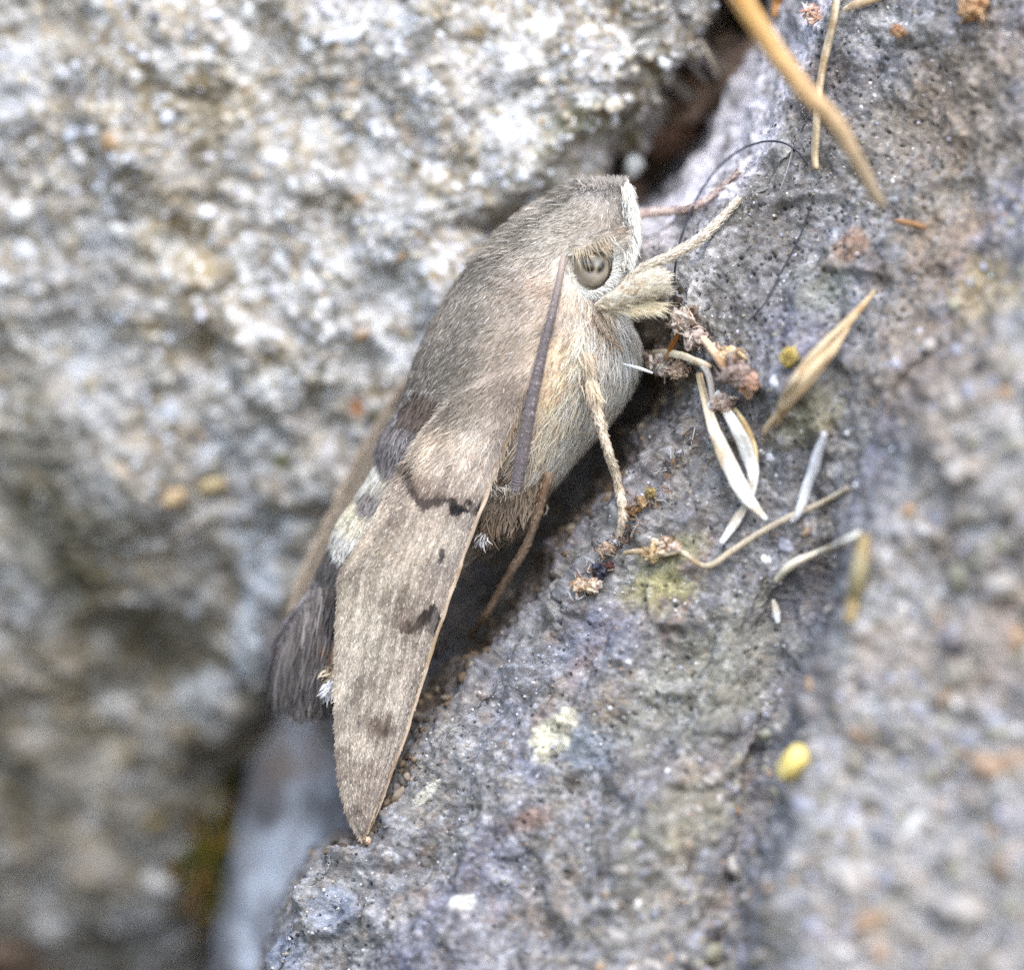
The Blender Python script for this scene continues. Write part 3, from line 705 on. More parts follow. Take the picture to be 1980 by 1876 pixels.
def build_fur():
    mb = MB()
    N = 110000
    p, n, u, v, i, a = body_sample(N, 1, NS - 2)
    keep = (ell(u, v, EYE_C[0], EYE_C[1], EYE_R[0]*1.0, EYE_R[1]*1.0) > 1.0) | (np.cos(a - math.pi/2) < 0)
    # thin the tail and keep the density even
    p, n, u, v, i, a = (x[keep] for x in (p, n, u, v, i, a)); N = len(u)
    vent = sst(1075, 1110, u + (v - 700)*0.28)*sst(560, 620, v)
    tail = sst(1150, 1260, v)*sst(680, 640, u)
    headw = sst(520, 460, v)*sst(1020, 1080, u)
    L = PX*(19 + 25*vent + 20*tail - 3*headw)*rng.uniform(.6, 1.35, N)
    W = PX*(1.5 - .15*headw)*rng.uniform(.7, 1.4, N)
    lift = 0.20 + 0.16*rng.random(N) + 0.05*vent
    d = flow3(u, v, 0.15); q = P(u, v, 0)
    d = unit(d + .22*np.stack([vnoise(q, 16, 31), 0*u, vnoise(q, 16, 32)], -1))
    hu, hv = u + d[:, 0]*L/PX*.55, v - d[:, 2]*L/PX*.55
    ribbons(mb, p - n*0.004, n, d, L, W, lift, fur_color(hu, hv, N), roll=0.5)
    # long loose hair on the outline of the crown and back
    N = 900
    p, n, u, v, i, a = body_sample(N, 4, 34, math.pi*0.72, math.pi*1.15)
    ribbons(mb, p, n, flow3(u, v, .4), PX*rng.uniform(14, 30, N), PX*np.full(N, 1.7), np.full(N, 1.1), fur_color(u, v, N), roll=1.0, wave=.2)
    # ragged lower rim of the breast fur
    N = 2600
    p, n, u, v, i, a = body_sample(N, 66, 90, -0.6, 1.25)
    k = (v > 760) & (u > 1000)
    p, n, u, v = p[k], n[k], u[k], v[k]; N = len(u)
    ribbons(mb, p, n, flow3(u, v, .18), PX*rng.uniform(45, 105, N), PX*rng.uniform(1.6, 2.8, N), np.full(N, .18), fur_color(u, v, N), wave=.10)
    # dark scale fan of the tail
    N = 5200
    p, n, u, v, i, a = body_sample(N, 116, NS - 2)
    cc = lin([112, 104, 105])[None]*np.exp(rng.normal(0, .30, N))[:, None]
    cc = np.where((v < 1235)[:, None] & (rng.random(N) < .55)[:, None], fur_color(u, v, N), cc)
    ribbons(mb, p, n, flow3(u, v, .16), PX*rng.uniform(28, 62, N), PX*rng.uniform(2.4, 4.2, N), np.full(N, .10), cc, roll=.6)
    N = 2600
    p, n, u, v, i, a = body_sample(N, 132, NS - 2)
    ribbons(mb, p, n, unit(np.stack([rng.normal(.02, .18, N), rng.normal(0, .1, N), -np.ones(N)], -1)), PX*rng.uniform(26, 74, N), PX*rng.uniform(1.8, 3.4, N), np.full(N, .10), lin([106, 98, 99])[None]*np.exp(rng.normal(0, .38, N))[:, None], roll=.6)
    # the brush of long flat scales fanning out at the tail end
    N = 4200
    v = rng.uniform(1135, 1345, N); lo = np.interp(v, [1135, 1190, 1230, 1280, 1345], [612, 572, 545, 530, 540]); u = lo + (668 - lo)*rng.random(N); fx = (u - 600)/70
    q = P(u, v, np.zeros(N)); cl = fbm(np.stack([u*.05, v*.008, 0*u], -1), 1, 2, 6)
    L = PX*np.clip((1396 - 34*(fx + .15)**2 - v), 24, np.interp(v, [1135, 1230], [40, 105]))*rng.uniform(.75, 1.08, N)*(1 + .18*cl)
    cc = lin([104, 97, 94])[None]*np.exp(rng.normal(0, .42, N) + .85*cl + .5*fbm(np.stack([u*.02, v*.02, 0*u], -1), 1, 3, 16) - .25*sst(1230, 1350, v) + .45*sst(1250, 1185, v)*sst(570, 620, u))[:, None]
    root = P(u, v, np.minimum(body_y(u, v), .42) - rng.uniform(0, .03, N))
    nn = unit(np.stack([.8*fx, -np.ones(N), .1 + 0*u], -1))
    ribbons(mb, root, nn, unit(np.stack([-.10*fx + .02 + rng.normal(0, .13, N), rng.normal(0, .06, N), -np.ones(N)], -1)), L, PX*rng.uniform(2.2, 4.4, N), np.full(N, .05), cc, roll=.5, wave=.05)
    # tufts at the back of the thorax and along the belly side
    for (cu, cv, su, sv, n_, col, L0, L1, d) in [(815, 785, 26, 20, 700, (104, 90, 80), 28, 48, (-.6, .8)), (760, 868, 24, 40, 700, (134, 126, 124), 22, 40, (-.45, .9)), (714, 968, 11, 16, 130, (132, 124, 120), 18, 34, (-.45, .9)),
                                                 (636, 1105, 13, 32, 420, (88, 83, 80), 20, 36, (-.1, 1)), (685, 1000, 26, 26, 500, (224, 214, 190), 18, 32, (-.4, .9)), (655, 1046, 6, 20, 90, (122, 116, 110), 14, 24, (-.2, 1)), (700, 915, 30, 26, 500, (206, 201, 190), 18, 34, (-.45, .9)), (672, 1040, 24, 30, 420, (212, 207, 197), 18, 34, (-.4, .9)), (640, 1172, 16, 22, 260, (216, 208, 210), 16, 30, (-.2, 1))]:
        p, n, u, v, i, a = body_sample(40000, 56, 130, 0.4, math.pi + .3)
        k = np.where((ell(u, v, cu, cv, su, sv) + rng.normal(0, .18, len(u)) < 1))[0][:n_]
        N = len(k); cc = lin(col)[None]*np.exp(rng.normal(0, .18, N))[:, None]
        dd = np.tile(np.array([d[0], 0, -d[1]]), (N, 1)) + rng.normal(0, .12, (N, 3))
        ribbons(mb, p[k], n[k], unit(dd), PX*rng.uniform(L0, L1, N), PX*rng.uniform(2.2, 3.4, N), np.full(N, .22), cc)
    o = mb.build('fur', M_FUR, body); o['kind'] = 'stuff'
build_fur()

# --- near forewing
COSTA = np.array([(1052, 690), (1030, 730), (1012, 768), (998, 806), (972, 872), (944, 950), (920, 1012), (890, 1098), (862, 1178), (836, 1258), (811, 1338), (786, 1418), (760, 1490), (736, 1556), (714, 1604), (705, 1620)], float)
TRAIL = np.array([(905, 740), (858, 790), (820, 838), (790, 884), (756, 942), (716, 1012), (674, 1080), (658, 1108), (653, 1175), (649, 1250), (648, 1330), (650, 1410), (655, 1480), (665, 1540), (684, 1590), (705, 1620)], float)
NW, NC = 160, 60
CR, TRr = resample(COSTA, NW), resample(TRAIL, NW)
def wing_point(w, c):
    """w 0 base .. 1 tip, c 0 costa .. 1 trailing edge"""
    x = w*(NW - 1)
    cu, cv = np.interp(x, np.arange(NW), CR[:, 0]), np.interp(x, np.arange(NW), CR[:, 1])
    tu, tv = np.interp(x, np.arange(NW), TRr[:, 0]), np.interp(x, np.arange(NW), TRr[:, 1])
    u = cu + (tu - cu)*c; v = cv + (tv - cv)*c
    base = np.interp(w, [0, .2, .3, .5, .8, 1], [-0.09, -0.09, -0.08, -0.05, 0.0, 0.03])
    bulge = -0.030*np.sin(np.pi*np.clip(c, 0, 1))*(1 - .5*w) + 0.10*np.clip(c - .55, 0, 1)**2*(1 - w)*2 + 0.015*np.exp(-(c/0.06)**2)
    vein = 0
    for k, cc in enumerate((.12, .2, .33, .47, .62, .78)):
        vein = vein - 0.0034*np.exp(-((c - cc - .02*np.sin(w*5 + k))/0.018)**2)
    kk = sst(.05, .34, w); y0 = np.minimum(body_y(u, v) - .010, .12)
    return u, v, (base + bulge)*kk + y0*(1 - kk) + vein

WCOL = [(880, 800, (178, 160, 136)), (940, 780, (172, 156, 138)), (985, 775, (150, 136, 122)), (850, 860, (188, 166, 136)), (920, 845, (206, 192, 174)), (940, 815, (200, 186, 168)), (980, 840, (172, 156, 140)), (810, 890, (178, 154, 124)), (850, 905, (176, 156, 132)), (900, 910, (178, 160, 142)), (880, 945, (170, 150, 130)), (820, 940, (150, 128, 106)),
        (760, 965, (176, 156, 130)), (840, 1010, (182, 164, 142)), (900, 1020, (168, 154, 140)), (730, 1040, (164, 146, 120)), (800, 1080, (186, 168, 142)), (862, 1090, (166, 152, 136)), (700, 1120, (158, 144, 120)), (780, 1150, (164, 148, 124)), (830, 1140, (172, 154, 136)), (795, 1190, (150, 132, 112)),
        (700, 1200, (164, 152, 128)), (730, 1260, (162, 150, 128)), (800, 1270, (168, 152, 132)), (680, 1330, (150, 138, 118)), (770, 1340, (176, 162, 142)), (765, 1376, (196, 184, 164)), (720, 1350, (160, 146, 126)), (735, 1408, (124, 106, 90)), (690, 1430, (146, 132, 112)), (752, 1440, (152, 134, 120)), (700, 1500, (150, 134, 116)), (740, 1490, (162, 142, 126)), (690, 1560, (128, 110, 94)), (705, 1605, (112, 92, 78))]
BAND1 = [(780, 908), (792, 930), (802, 955), (818, 977), (845, 966), (862, 962), (878, 978), (887, 992), (898, 980), (914, 984), (926, 972)]
def wing_color(u, v):
    N = len(u)
    c = lin(idw(WCOL, u, v)); q = P(u, v, 0)
    nz = fbm(q, 9, 3, 5); ju = u + 6*vnoise(q, 44, 1) + 3*vnoise(q, 110, 5); jv = v + 8*vnoise(q, 36, 2) + 4*vnoise(q, 100, 6)
    c = mixc(c, lin([206, 192, 168]), 0.40*sst(.05, .4, nz)); c = mixc(c, lin([118, 104, 90]), 0.42*sst(.05, .4, -nz))
    kb = sst(820, 740, v + (u - 900)*.25); c = c*(1 - kb[:, None]) + lin(idw(BCOL, u, v))*kb[:, None]
    cu = np.interp(v, COSTA[:, 1], COSTA[:, 0]); tu = np.interp(v, TRAIL[:, 1], TRAIL[:, 0]); cx = (cu - u)/np.maximum(cu - tu, 8)
    for k, cc in enumerate((.13, .24, .37, .51, .66, .82)):
        w0 = np.exp(-((cx - cc - .02*np.sin(v*.006 + k))/.018)**2)*sst(930, 1050, v)
        c = mixc(c, lin([208, 194, 174]), .42*w0)
        c = mixc(c, lin([116, 100, 86]), .30*np.exp(-((cx - cc - .035)/.016)**2)*sst(930, 1050, v))
    d = polydist(ju, jv, BAND1)
    up = np.clip((np.interp(u, [x[0] for x in BAND1], [x[1] for x in BAND1]) - v), -99, 99)
    c = mixc(c, lin([98, 76, 58]), .65*sst(40, 4, d)*(up > -3))
    c = mixc(c, lin([62, 50, 42]), .9*sst(10, 4, d)); c = mixc(c, lin([30, 28, 32]), .95*sst(1.1, .6, np.minimum(ell(ju, jv, 884, 984, 20, 12, 35), ell(ju, jv, 912, 982, 19, 13, -15))))
    c = mixc(c, lin([24, 24, 30]), .97*sst(1.15, .8, ell(ju, jv, 841, 1200, 16, 30, -12))); c = mixc(c, lin([44, 36, 32]), .94*sst(1.15, .7, ell(ju, jv, 824, 1190, 24, 12, -35)))
    c = mixc(c, lin([62, 50, 43]), .85*sst(9, 4, polydist(ju, jv, [(838, 1182), (815, 1205), (792, 1222), (776, 1214)])))
    c = mixc(c, lin([92, 74, 60]), .85*sst(1.3, .5, ell(ju, jv, 790, 1212, 28, 15, 25))); c = mixc(c, lin([112, 94, 78]), .6*sst(1.3, .4, ell(ju, jv, 785, 1165, 12, 40, 10)))
    c = mixc(c, lin([52, 50, 52]), .85*sst(8, 3, polydist(ju, jv, [(859, 1062), (856, 1072), (852, 1086)])))
    c = mixc(c, lin([96, 78, 64]), .85*sst(1.3, .4, ell(ju, jv, 733, 1404, 30, 34, 30))); c = mixc(c, lin([112, 96, 82]), .45*sst(1.3, .4, ell(ju, jv, 768, 1005, 40, 10, -50)))
    c = mixc(c, lin([128, 112, 98]), .30*sst(1150, 1520, v)*sst(-.3, .3, fbm(q, 5, 3, 19)))
    dc = polydist(u, v, COSTA)
    al, ac = (-.335*(u - 1000) + .942*(v - 790)), (.942*(u - 1000) + .335*(v - 790)) + .00022*(v - 790)**2
    st = fbm(np.stack([al*.006, ac*.055, 0*u], -1), 1, 3, 12); st2 = fbm(np.stack([al*.02, ac*.13, 0*u], -1), 1, 2, 14)
    c = tone(c, .30)*np.array([1.0, .975, .975])*np.exp(.20*fbm(q, 40, 2, 8) + .34*st + .18*st2)[:, None]
    c = mixc(c, lin([196, 174, 150]), .8*sst(6, 2.5, dc)*sst(760, 800, v)); c = mixc(c, lin([150, 140, 132]), .4*sst(26, 18, dc)*sst(7, 10, dc))
    return c

def build_wing():
    Wg, Cg = np.meshgrid(np.linspace(0, 1, NW), np.linspace(0, 1, NC), indexing='ij')
    u, v, y = wing_point(Wg.ravel(), Cg.ravel())
    p = P(u, v, y); c = wing_color(u, v)
    p2 = P(u, v, y + 0.012); f = grid_faces(NW, NC); n = len(p)
    rim = []
    for k in range(NW - 1):
        rim += [(k*NC, (k+1)*NC, (k+1)*NC + n, k*NC + n), ((k+1)*NC - 1 + NC, (k+1)*NC - 1, (k+1)*NC - 1 + n, (k+1)*NC - 1 + NC + n)]
    for k in range(NC - 1): rim.append((k + 1, k, k + n, k + 1 + n))
    wing = mesh_obj('forewing', np.vstack([p, p2]), [f, f[:, ::-1] + n, np.array(rim)], np.vstack([c, c]), M_SKIN, moth)
    mb = MB()
    # thickened front edge
    w = np.linspace(.13, .995, 60); cu = wing_point(w, 0*w)
    tube(mb, P(cu[0], cu[1], cu[2] - .001), np.interp(w, [0, .5, 1], [.0085, .007, .003]), lin([196, 176, 154]), n=120, sides=8, jit=.55)
    mb.build('front_edge', M_SCALE, wing); mb = MB()
    N = 80000
    w = rng.random(N)**.85; cc = rng.random(N)
    ww = np.interp(w, [0, .45, 1], [1, .9, .25]); k = rng.random(N) < ww; w, cc = w[k], cc[k]; N = len(w)
    u, v, y = wing_point(w, cc); p = P(u, v, y)
    e = .004
    pa = P(*wing_point(w + e, cc)) - P(*wing_point(w - e, cc)); pb = P(*wing_point(w, cc + e)) - P(*wing_point(w, cc - e))
    nn = unit(np.cross(pa, pb)); nn = np.where(nn[:, 1:2] > 0, -nn, nn)
    dr = unit(unit(pa) + .12*unit(pb)*((cc - .35)*2)[:, None] + rng.normal(0, .14, (N, 3)))
    fz = sst(.36, .12, w)                             # longer hair scales near the root
    L = PX*(9 + 21*fz)*rng.uniform(.7, 1.3, N)
    col = wing_color(u + dr[:, 0]*L/PX*.6, v - dr[:, 2]*L/PX*.6)*np.exp(rng.normal(0, .24, N))[:, None]
    wt = (rng.random(N) < .09) & (col.mean(1) > .16); col = np.where(wt[:, None], col + (lin([222, 212, 194]) - col)*.55, col)
    ribbons(mb, p - nn*.001, nn, dr, L, PX*(2.5 - .6*fz)*rng.uniform(.7, 1.3, N), .12 + .14*rng.random(N) + .08*fz, col, roll=.3, wave=.08, secs=(0, .5, 1.0), wid=(.8, 1, .45))
    # hair scales where the thorax fur runs out over the wing root
    N = 9000
    w = rng.uniform(0, .24, N); cc = rng.uniform(.0, 1, N); u, v, y = wing_point(w, cc); p = P(u, v, y)
    d = np.tile([-.52, 0, -.85], (N, 1)) + rng.normal(0, .12, (N, 3)); nn = np.tile([0, -1., 0], (N, 1))
    col = wing_color(u - 12, v + 20)*np.exp(rng.normal(0, .24, N))[:, None]; bc = tone(lin(idw(BCOL, u, v))); k = sst(.17, .04, w); col = col*(1 - k[:, None]) + bc*k[:, None]*np.exp(rng.normal(0, .18, N))[:, None]
    ribbons(mb, p, nn, unit(d), PX*rng.uniform(20, 42, N), PX*rng.uniform(1.5, 2.4, N), .2 + .1*rng.random(N), col)
    # ragged fringe on the trailing edge
    N = 1500
    w = rng.uniform(.2, 1, N); cc = rng.uniform(.97, 1, N); u, v, y = wing_point(w, cc); p = P(u, v, y)
    d = np.stack([-.35 + rng.normal(0, .2, N), rng.normal(.1, .1, N), -np.ones(N)], -1)
    ribbons(mb, p, np.tile([0, -1., 0], (N, 1)), unit(d), PX*rng.uniform(8, 16, N), PX*rng.uniform(2, 3, N), np.full(N, .05), wing_color(u + 6, v)*np.exp(rng.normal(-.1, .15, N))[:, None])
    mb.build('wing_scales', M_SCALE, wing)['kind'] = 'stuff'
    return wing
wing = build_wing()

# --- far forewing, behind the abdomen
def build_far_wing():
    A = np.array([(830, 690), (790, 722), (752, 778), (716, 836), (684, 892), (656, 952), (630, 1010), (602, 1066), (578, 1120), (566, 1180), (575, 1240)], float)
    B = np.array([(900, 760), (880, 800), (850, 860), (820, 930), (790, 990), (760, 1040), (730, 1090), (700, 1140), (660, 1190), (620, 1230), (580, 1250)], float)
    n, m = 70, 30; a, b = resample(A, n), resample(B, n); t = np.linspace(0, 1, m)[None, :, None]
    UV = a[:, None]*(1 - t) + b[:, None]*t; u, v = UV[..., 0].ravel(), UV[..., 1].ravel()
    tt = np.tile(np.linspace(0, 1, m), n); y = 0.80 + .08*np.sin(tt*3) - .05*tt
    p = P(u, v, y); c = np.tile(lin([156, 144, 130]), (len(u), 1)); c = mixc(c, lin([112, 102, 92]), .8*sst(-.2, .4, fbm(p, 5, 3, 4))); c = mixc(c, lin([186, 168, 148]), .6*sst(.10, .02, tt))
    f = grid_faces(n, m); k = len(p)
    rim = np.array([(i*m, (i+1)*m, (i+1)*m + k, i*m + k) for i in range(n - 1)])
    o = mesh_obj('forewing', np.vstack([p, P(u, v, y + .02)]), [f, f[:, ::-1] + k, rim], np.vstack([c, c]), M_SCALE, moth)
    o['label'] = 'out of focus brown forewing on the far side'
    mb = MB(); N = 6000; kx = rng.integers(0, len(u), N); nn = np.tile([0, -1., 0], (N, 1))
    ribbons(mb, p[kx], nn, unit(np.tile([-.5, 0, -.85], (N, 1)) + rng.normal(0, .15, (N, 3))), PX*rng.uniform(12, 22, N), PX*rng.uniform(2.5, 4, N), np.full(N, .15), c[kx]*np.exp(rng.normal(0, .2, N))[:, None])
    mb.build('wing_scales', M_SCALE, o)['kind'] = 'stuff'
build_far_wing()

# --- hindwing sliver and white side tufts
def tuft(mb, u, v, y, d, n, L, W, col, spread=.25, rad=6, var=.12):
    root = P(u + rng.normal(0, rad, n), v + rng.normal(0, rad, n), y + rng.normal(0, .015, n))
    dd = unit(np.tile([d[0], d[2] if len(d) > 2 else 0, -d[1]], (n, 1)) + rng.normal(0, spread, (n, 3)))
    nn = np.tile([0.05, -1., .1], (n, 1)); nn = unit(nn)
    ribbons(mb, root, nn, dd, PX*rng.uniform(L*.6, L*1.2, n), PX*rng.uniform(W*.7, W*1.3, n), np.full(n, .1), lin(col)[None]*np.exp(rng.normal(0, var, n))[:, None], roll=.7)

mb = MB()
tuft(mb, 642, 1325, .12, (-.35, .9), 110, 26, 3, (232, 230, 228), .25, 6); tuft(mb, 652, 1300, .14, (-.5, .6), 90, 24, 4, (214, 196, 166), .3, 8)
tuft(mb, 656, 1262, .14, (-.3, .9), 200, 24, 3, (140, 112, 90), .2, 9)
tuft(mb, 956, 944, .02, (-.1, .8), 70, 13, 2, (204, 196, 186), .5, 6); tuft(mb, 981, 949, .02, (-.1, .8), 60, 13, 2, (206, 194, 180), .5, 6); tuft(mb, 968, 930, .03, (-.2, 1), 70, 20, 2.4, (84, 70, 60), .4, 7)
tuft(mb, 932, 1038, .06, (-.2, 1), 70, 18, 2, (214, 212, 212), .3, 5); tuft(mb, 945, 1005, .07, (-.25, 1), 260, 36, 2.4, (116, 98, 80), .22, 12); tuft(mb, 985, 975, .07, (-.3, 1), 420, 28, 2.2, (140, 122, 104), .2, 17)
tuft(mb, 1025, 955, .09, (-.25, 1), 360, 27, 2.2, (140, 124, 106), .22, 14)
tuft(mb, 1118, 640, -.05, (.22, 1), 110, 36, 2, (226, 212, 192), .14, 8); tuft(mb, 1132, 690, -.07, (.24, 1), 110, 38, 2, (224, 206, 180), .14, 8); tuft(mb, 1145, 745, -.09, (.22, 1), 100, 36, 2, (222, 202, 174), .16, 8)
mb.build('side_tuft', M_FUR, body)['kind'] = 'stuff'
mb = MB()
tube(mb, P(np.array([700, 672, 655, 648]), np.array([1180, 1230, 1280, 1330]), np.array([.1, .1, .12, .14])), [.03, .04, .035, .01], lin([140, 108, 82]), n=24, sides=10, flat=.25)
hw = mb.build('hindwing', M_SCALE, moth); hw['label'] = 'sliver of dull brown hindwing behind the forewing'

# --- eye
def build_eye():
    v, t = ico(5)
    yb = -0.015
    p = np.stack([v[:, 0]*37*PX, v[:, 1]*.060, v[:, 2]*43*PX], -1) @ rotm(0, math.radians(-14), 0).T
    ctr = P(EYE_C[0], EYE_C[1], yb); p = p + ctr
    u = p[:, 0]/PX + 990; w = 938 - p[:, 2]/PX
    c = np.tile(lin([148, 136, 116]), (len(v), 1))
    c = mixc(c, lin([190, 178, 164]), sst(1.2, .2, ell(u, w, 1150, 530, 30, 26))*.9)
    c = mixc(c, lin([104, 84, 52]), sst(.86, 1.02, ell(u, w, EYE_C[0], EYE_C[1], 37, 43, 14))*.75)
    c = mixc(c, lin([74, 62, 46]), .8*sst(506, 484, w - .0*u))  # shade under the brow painted on the top of the eye
    c = mixc(c, lin([12, 11, 8]), sst(1.2, .75, ell(u, w, 1137, 511, 13, 20, -24))); c = mixc(c, lin([34, 28, 28]), sst(1.3, .4, ell(u, w, 1161, 520, 8, 14, 28)))
    c = mixc(c, lin([70, 58, 42]), .8*sst(1.2, .6, ell(u, w, 1166, 490, 7, 8, 20)))
    return mesh_obj('eye', p, t, c, M_EYE, moth)
eye = build_eye()
mb = MB()
# white fur ring round the eye, lashes over it
N = 5600; a = rng.uniform(0, 2*math.pi, N); rr = 1.09 + rng.random(N)*(.33 + .35*np.clip(np.cos(a - .5), 0, 1)); ang = math.radians(14)
ex = np.cos(a)*38*rr; ey = np.sin(a)*44*rr; ru = EYE_C[0] + ex*math.cos(ang) - ey*math.sin(ang); rv = EYE_C[1] + ex*math.sin(ang) + ey*math.cos(ang)
k = (rv > 505) | (ru < 1112) | (ru > 1186); ru, rv, a, rr = ru[k], rv[k], a[k], rr[k]; N = len(ru)
lowr = sst(500, 540, rv)
yy = -0.045 + .05*(rr - 1)/.40
d = np.stack([np.cos(a)*.6 + .25*lowr, np.full(N, -.1), -np.sin(a)*.6 + .15], -1) + rng.normal(0, .2, (N, 3))
ribbons(mb, P(ru, rv, yy), unit(np.stack([np.cos(a)*.3, -np.ones(N), -np.sin(a)*.3], -1)), unit(d), PX*rng.uniform(10, 22, N), PX*rng.uniform(1.6, 2.2, N), np.full(N, .25), lin([244, 238, 228])[None]*np.exp(rng.normal(0, .09, N))[:, None])
mb.build('eye_ring', M_FUR, eye)['kind'] = 'stuff'
mb = MB()
for k in range(36):                                  # lashes hanging over the eye
    f = k/35; u0, v0 = 1108 + 74*f + rng.normal(0, 3), 486 - 23*f + rng.normal(0, 4); dx, dy = 4 + 20*f + rng.normal(0, 4), 32 + rng.normal(0, 8)
    L = rng.uniform(.6, 1.15)
    pts = P(np.array([u0, u0 + dx*.35*L, u0 + dx*L]), np.array([v0, v0 + dy*.45*L, v0 + dy*L]), np.array([-.082, -.100, -.096]))
    tube(mb, pts, [.0021, .0017, .0005], lin([238, 228, 208]), n=8, sides=4, cap=False)
N = 1900
u0 = rng.uniform(1098, 1194, N); v0 = 481 - (u0 - 1100)*.25 + rng.normal(0, 6, N)
ribbons(mb, P(u0, v0, np.full(N, -.075)), np.tile([0, -1., 0], (N, 1)), unit(np.stack([np.full(N, .85), np.full(N, -.15), .22 + rng.normal(0, .15, N)], -1)), PX*rng.uniform(16, 34, N), PX*rng.uniform(1.6, 2.4, N), np.full(N, .2), fur_color(u0, v0, N))
mb.build('brow', M_FUR, eye)['kind'] = 'stuff'

# --- crest hairs at the front of the head and the white face
mb = MB()
N = 1500; u0 = rng.uniform(1120, 1214, N); v0 = rng.uniform(350, 372, N)
ribbons(mb, P(u0, v0, rng.uniform(.05, .3, N)), np.tile([0, -1., .2], (N, 1)), unit(np.stack([-.25 + rng.normal(0, .45, N), rng.normal(0, .4, N), np.ones(N)], -1)), PX*rng.uniform(6, 15, N), PX*rng.uniform(1.3, 2.0, N), np.full(N, .1), lin([166, 157, 147])[None]*np.exp(rng.normal(0, .2, N))[:, None])
N = 1800; t = rng.random(N); fu = np.interp(t, [0, .35, .7, 1], [1214, 1231, 1236, 1222]) - np.abs(rng.normal(0, 11, N))*(.35 + .65*np.clip(t*2, 0, 1)); fv = np.interp(t, [0, .35, .7, 1], [358, 410, 450, 510]) + rng.normal(0, 8, N)
ribbons(mb, P(fu, fv, rng.uniform(-.06, .12, N)), unit(np.tile([.5, -1., 0], (N, 1))), unit(np.stack([.22 + rng.normal(0, .15, N), np.zeros(N), -np.ones(N)], -1)), PX*rng.uniform(10, 24, N), PX*rng.uniform(1.6, 2.6, N), np.full(N, .15), lin([242, 236, 226])[None]*np.exp(rng.normal(0, .08, N))[:, None])
mb.build('face_fur', M_FUR, body)['kind'] = 'stuff'

# --- antenna: a ringed club lying back along the body
def build_antenna():
    pts = np.array([(1090, 496, -.06, 5), (1084, 530, -.085, 6), (1077, 567, -.105, 6.6), (1065, 618, -.125, 7.6), (1053, 663, -.135, 8.6), (1043, 709, -.14, 9.6), (1032, 760, -.14, 10.6), (1020, 820, -.125, 11.6), (1010, 880, -.10, 12), (1001, 930, -.07, 11.2), (998, 950, -.06, 8)])
    nr = 118; per = 4; n = nr*per
    pr = resample(np.column_stack([P(pts[:, 0], pts[:, 1], pts[:, 2]), pts[:, 3]*1.1*PX]), n)
    p, r = pr[:, :3], pr[:, 3]; t = unit(np.gradient(p, axis=0)); b = unit(np.cross(t, [0, -1., 0])); w = unit(np.cross(b, t))
    ph = (np.arange(n) % per); r = r*np.array([.84, 1.0, 1.05, .97])[ph]
    sd_ = 16; a = np.linspace(0, 2*math.pi, sd_, endpoint=False)
    V = p[:, None] + r[:, None, None]*(np.cos(a)[None, :, None]*b[:, None] + .8*np.sin(a)[None, :, None]*w[:, None])
    ringc = np.array([lin([74, 66, 66]), lin([118, 107, 106]), lin([146, 135, 134]), lin([104, 94, 94])])[ph]
    ringc = ringc*np.exp(np.repeat(rng.normal(0, .12, nr), per))[:, None]
    x = np.linspace(0, 1, n); ringc = ringc*(1 - .0*x)[:, None]; k = sst(.3, .0, x)[:, None]; ringc = ringc*(1 - k) + lin([176, 158, 146])*k; ringc = ringc*np.exp(.22*vnoise(p, 9, 3))[:, None]
    c = np.repeat(ringc, sd_, 0)
    i = np.arange(n - 1)[:, None]*sd_; j = np.arange(sd_)[None]; q = np.stack([i + j, i + (j+1) % sd_, i + sd_ + (j+1) % sd_, i + sd_ + j], -1).reshape(-1, 4)
    m = MB(); V = np.vstack([V.reshape(-1, 3), p[-1:] + t[-1:]*.012]); e = len(V) - 1
    m.add(V, q, [(e, (n-1)*sd_ + k, (n-1)*sd_ + (k+1) % sd_) for k in range(sd_)], np.vstack([c, c[-1:]]))
    an = m.build('antenna', M_ANT, moth)
    m = MB(); nh = 700; k = rng.integers(n//6, n, nh); a = rng.uniform(0, 2*math.pi, nh); nn = b[k]*np.cos(a)[:, None] + w[k]*np.sin(a)[:, None]
    ribbons(m, p[k] + nn*r[k][:, None]*.85, nn, t[k] + rng.normal(0, .2, (nh, 3)), PX*rng.uniform(4, 8, nh), PX*rng.uniform(.8, 1.5, nh), np.full(nh, .5), lin([150, 138, 134])[None]*np.exp(rng.normal(0, .3, nh))[:, None])
    m.build('bristle', M_FUR, an)['kind'] = 'stuff'
    return an
build_antenna()

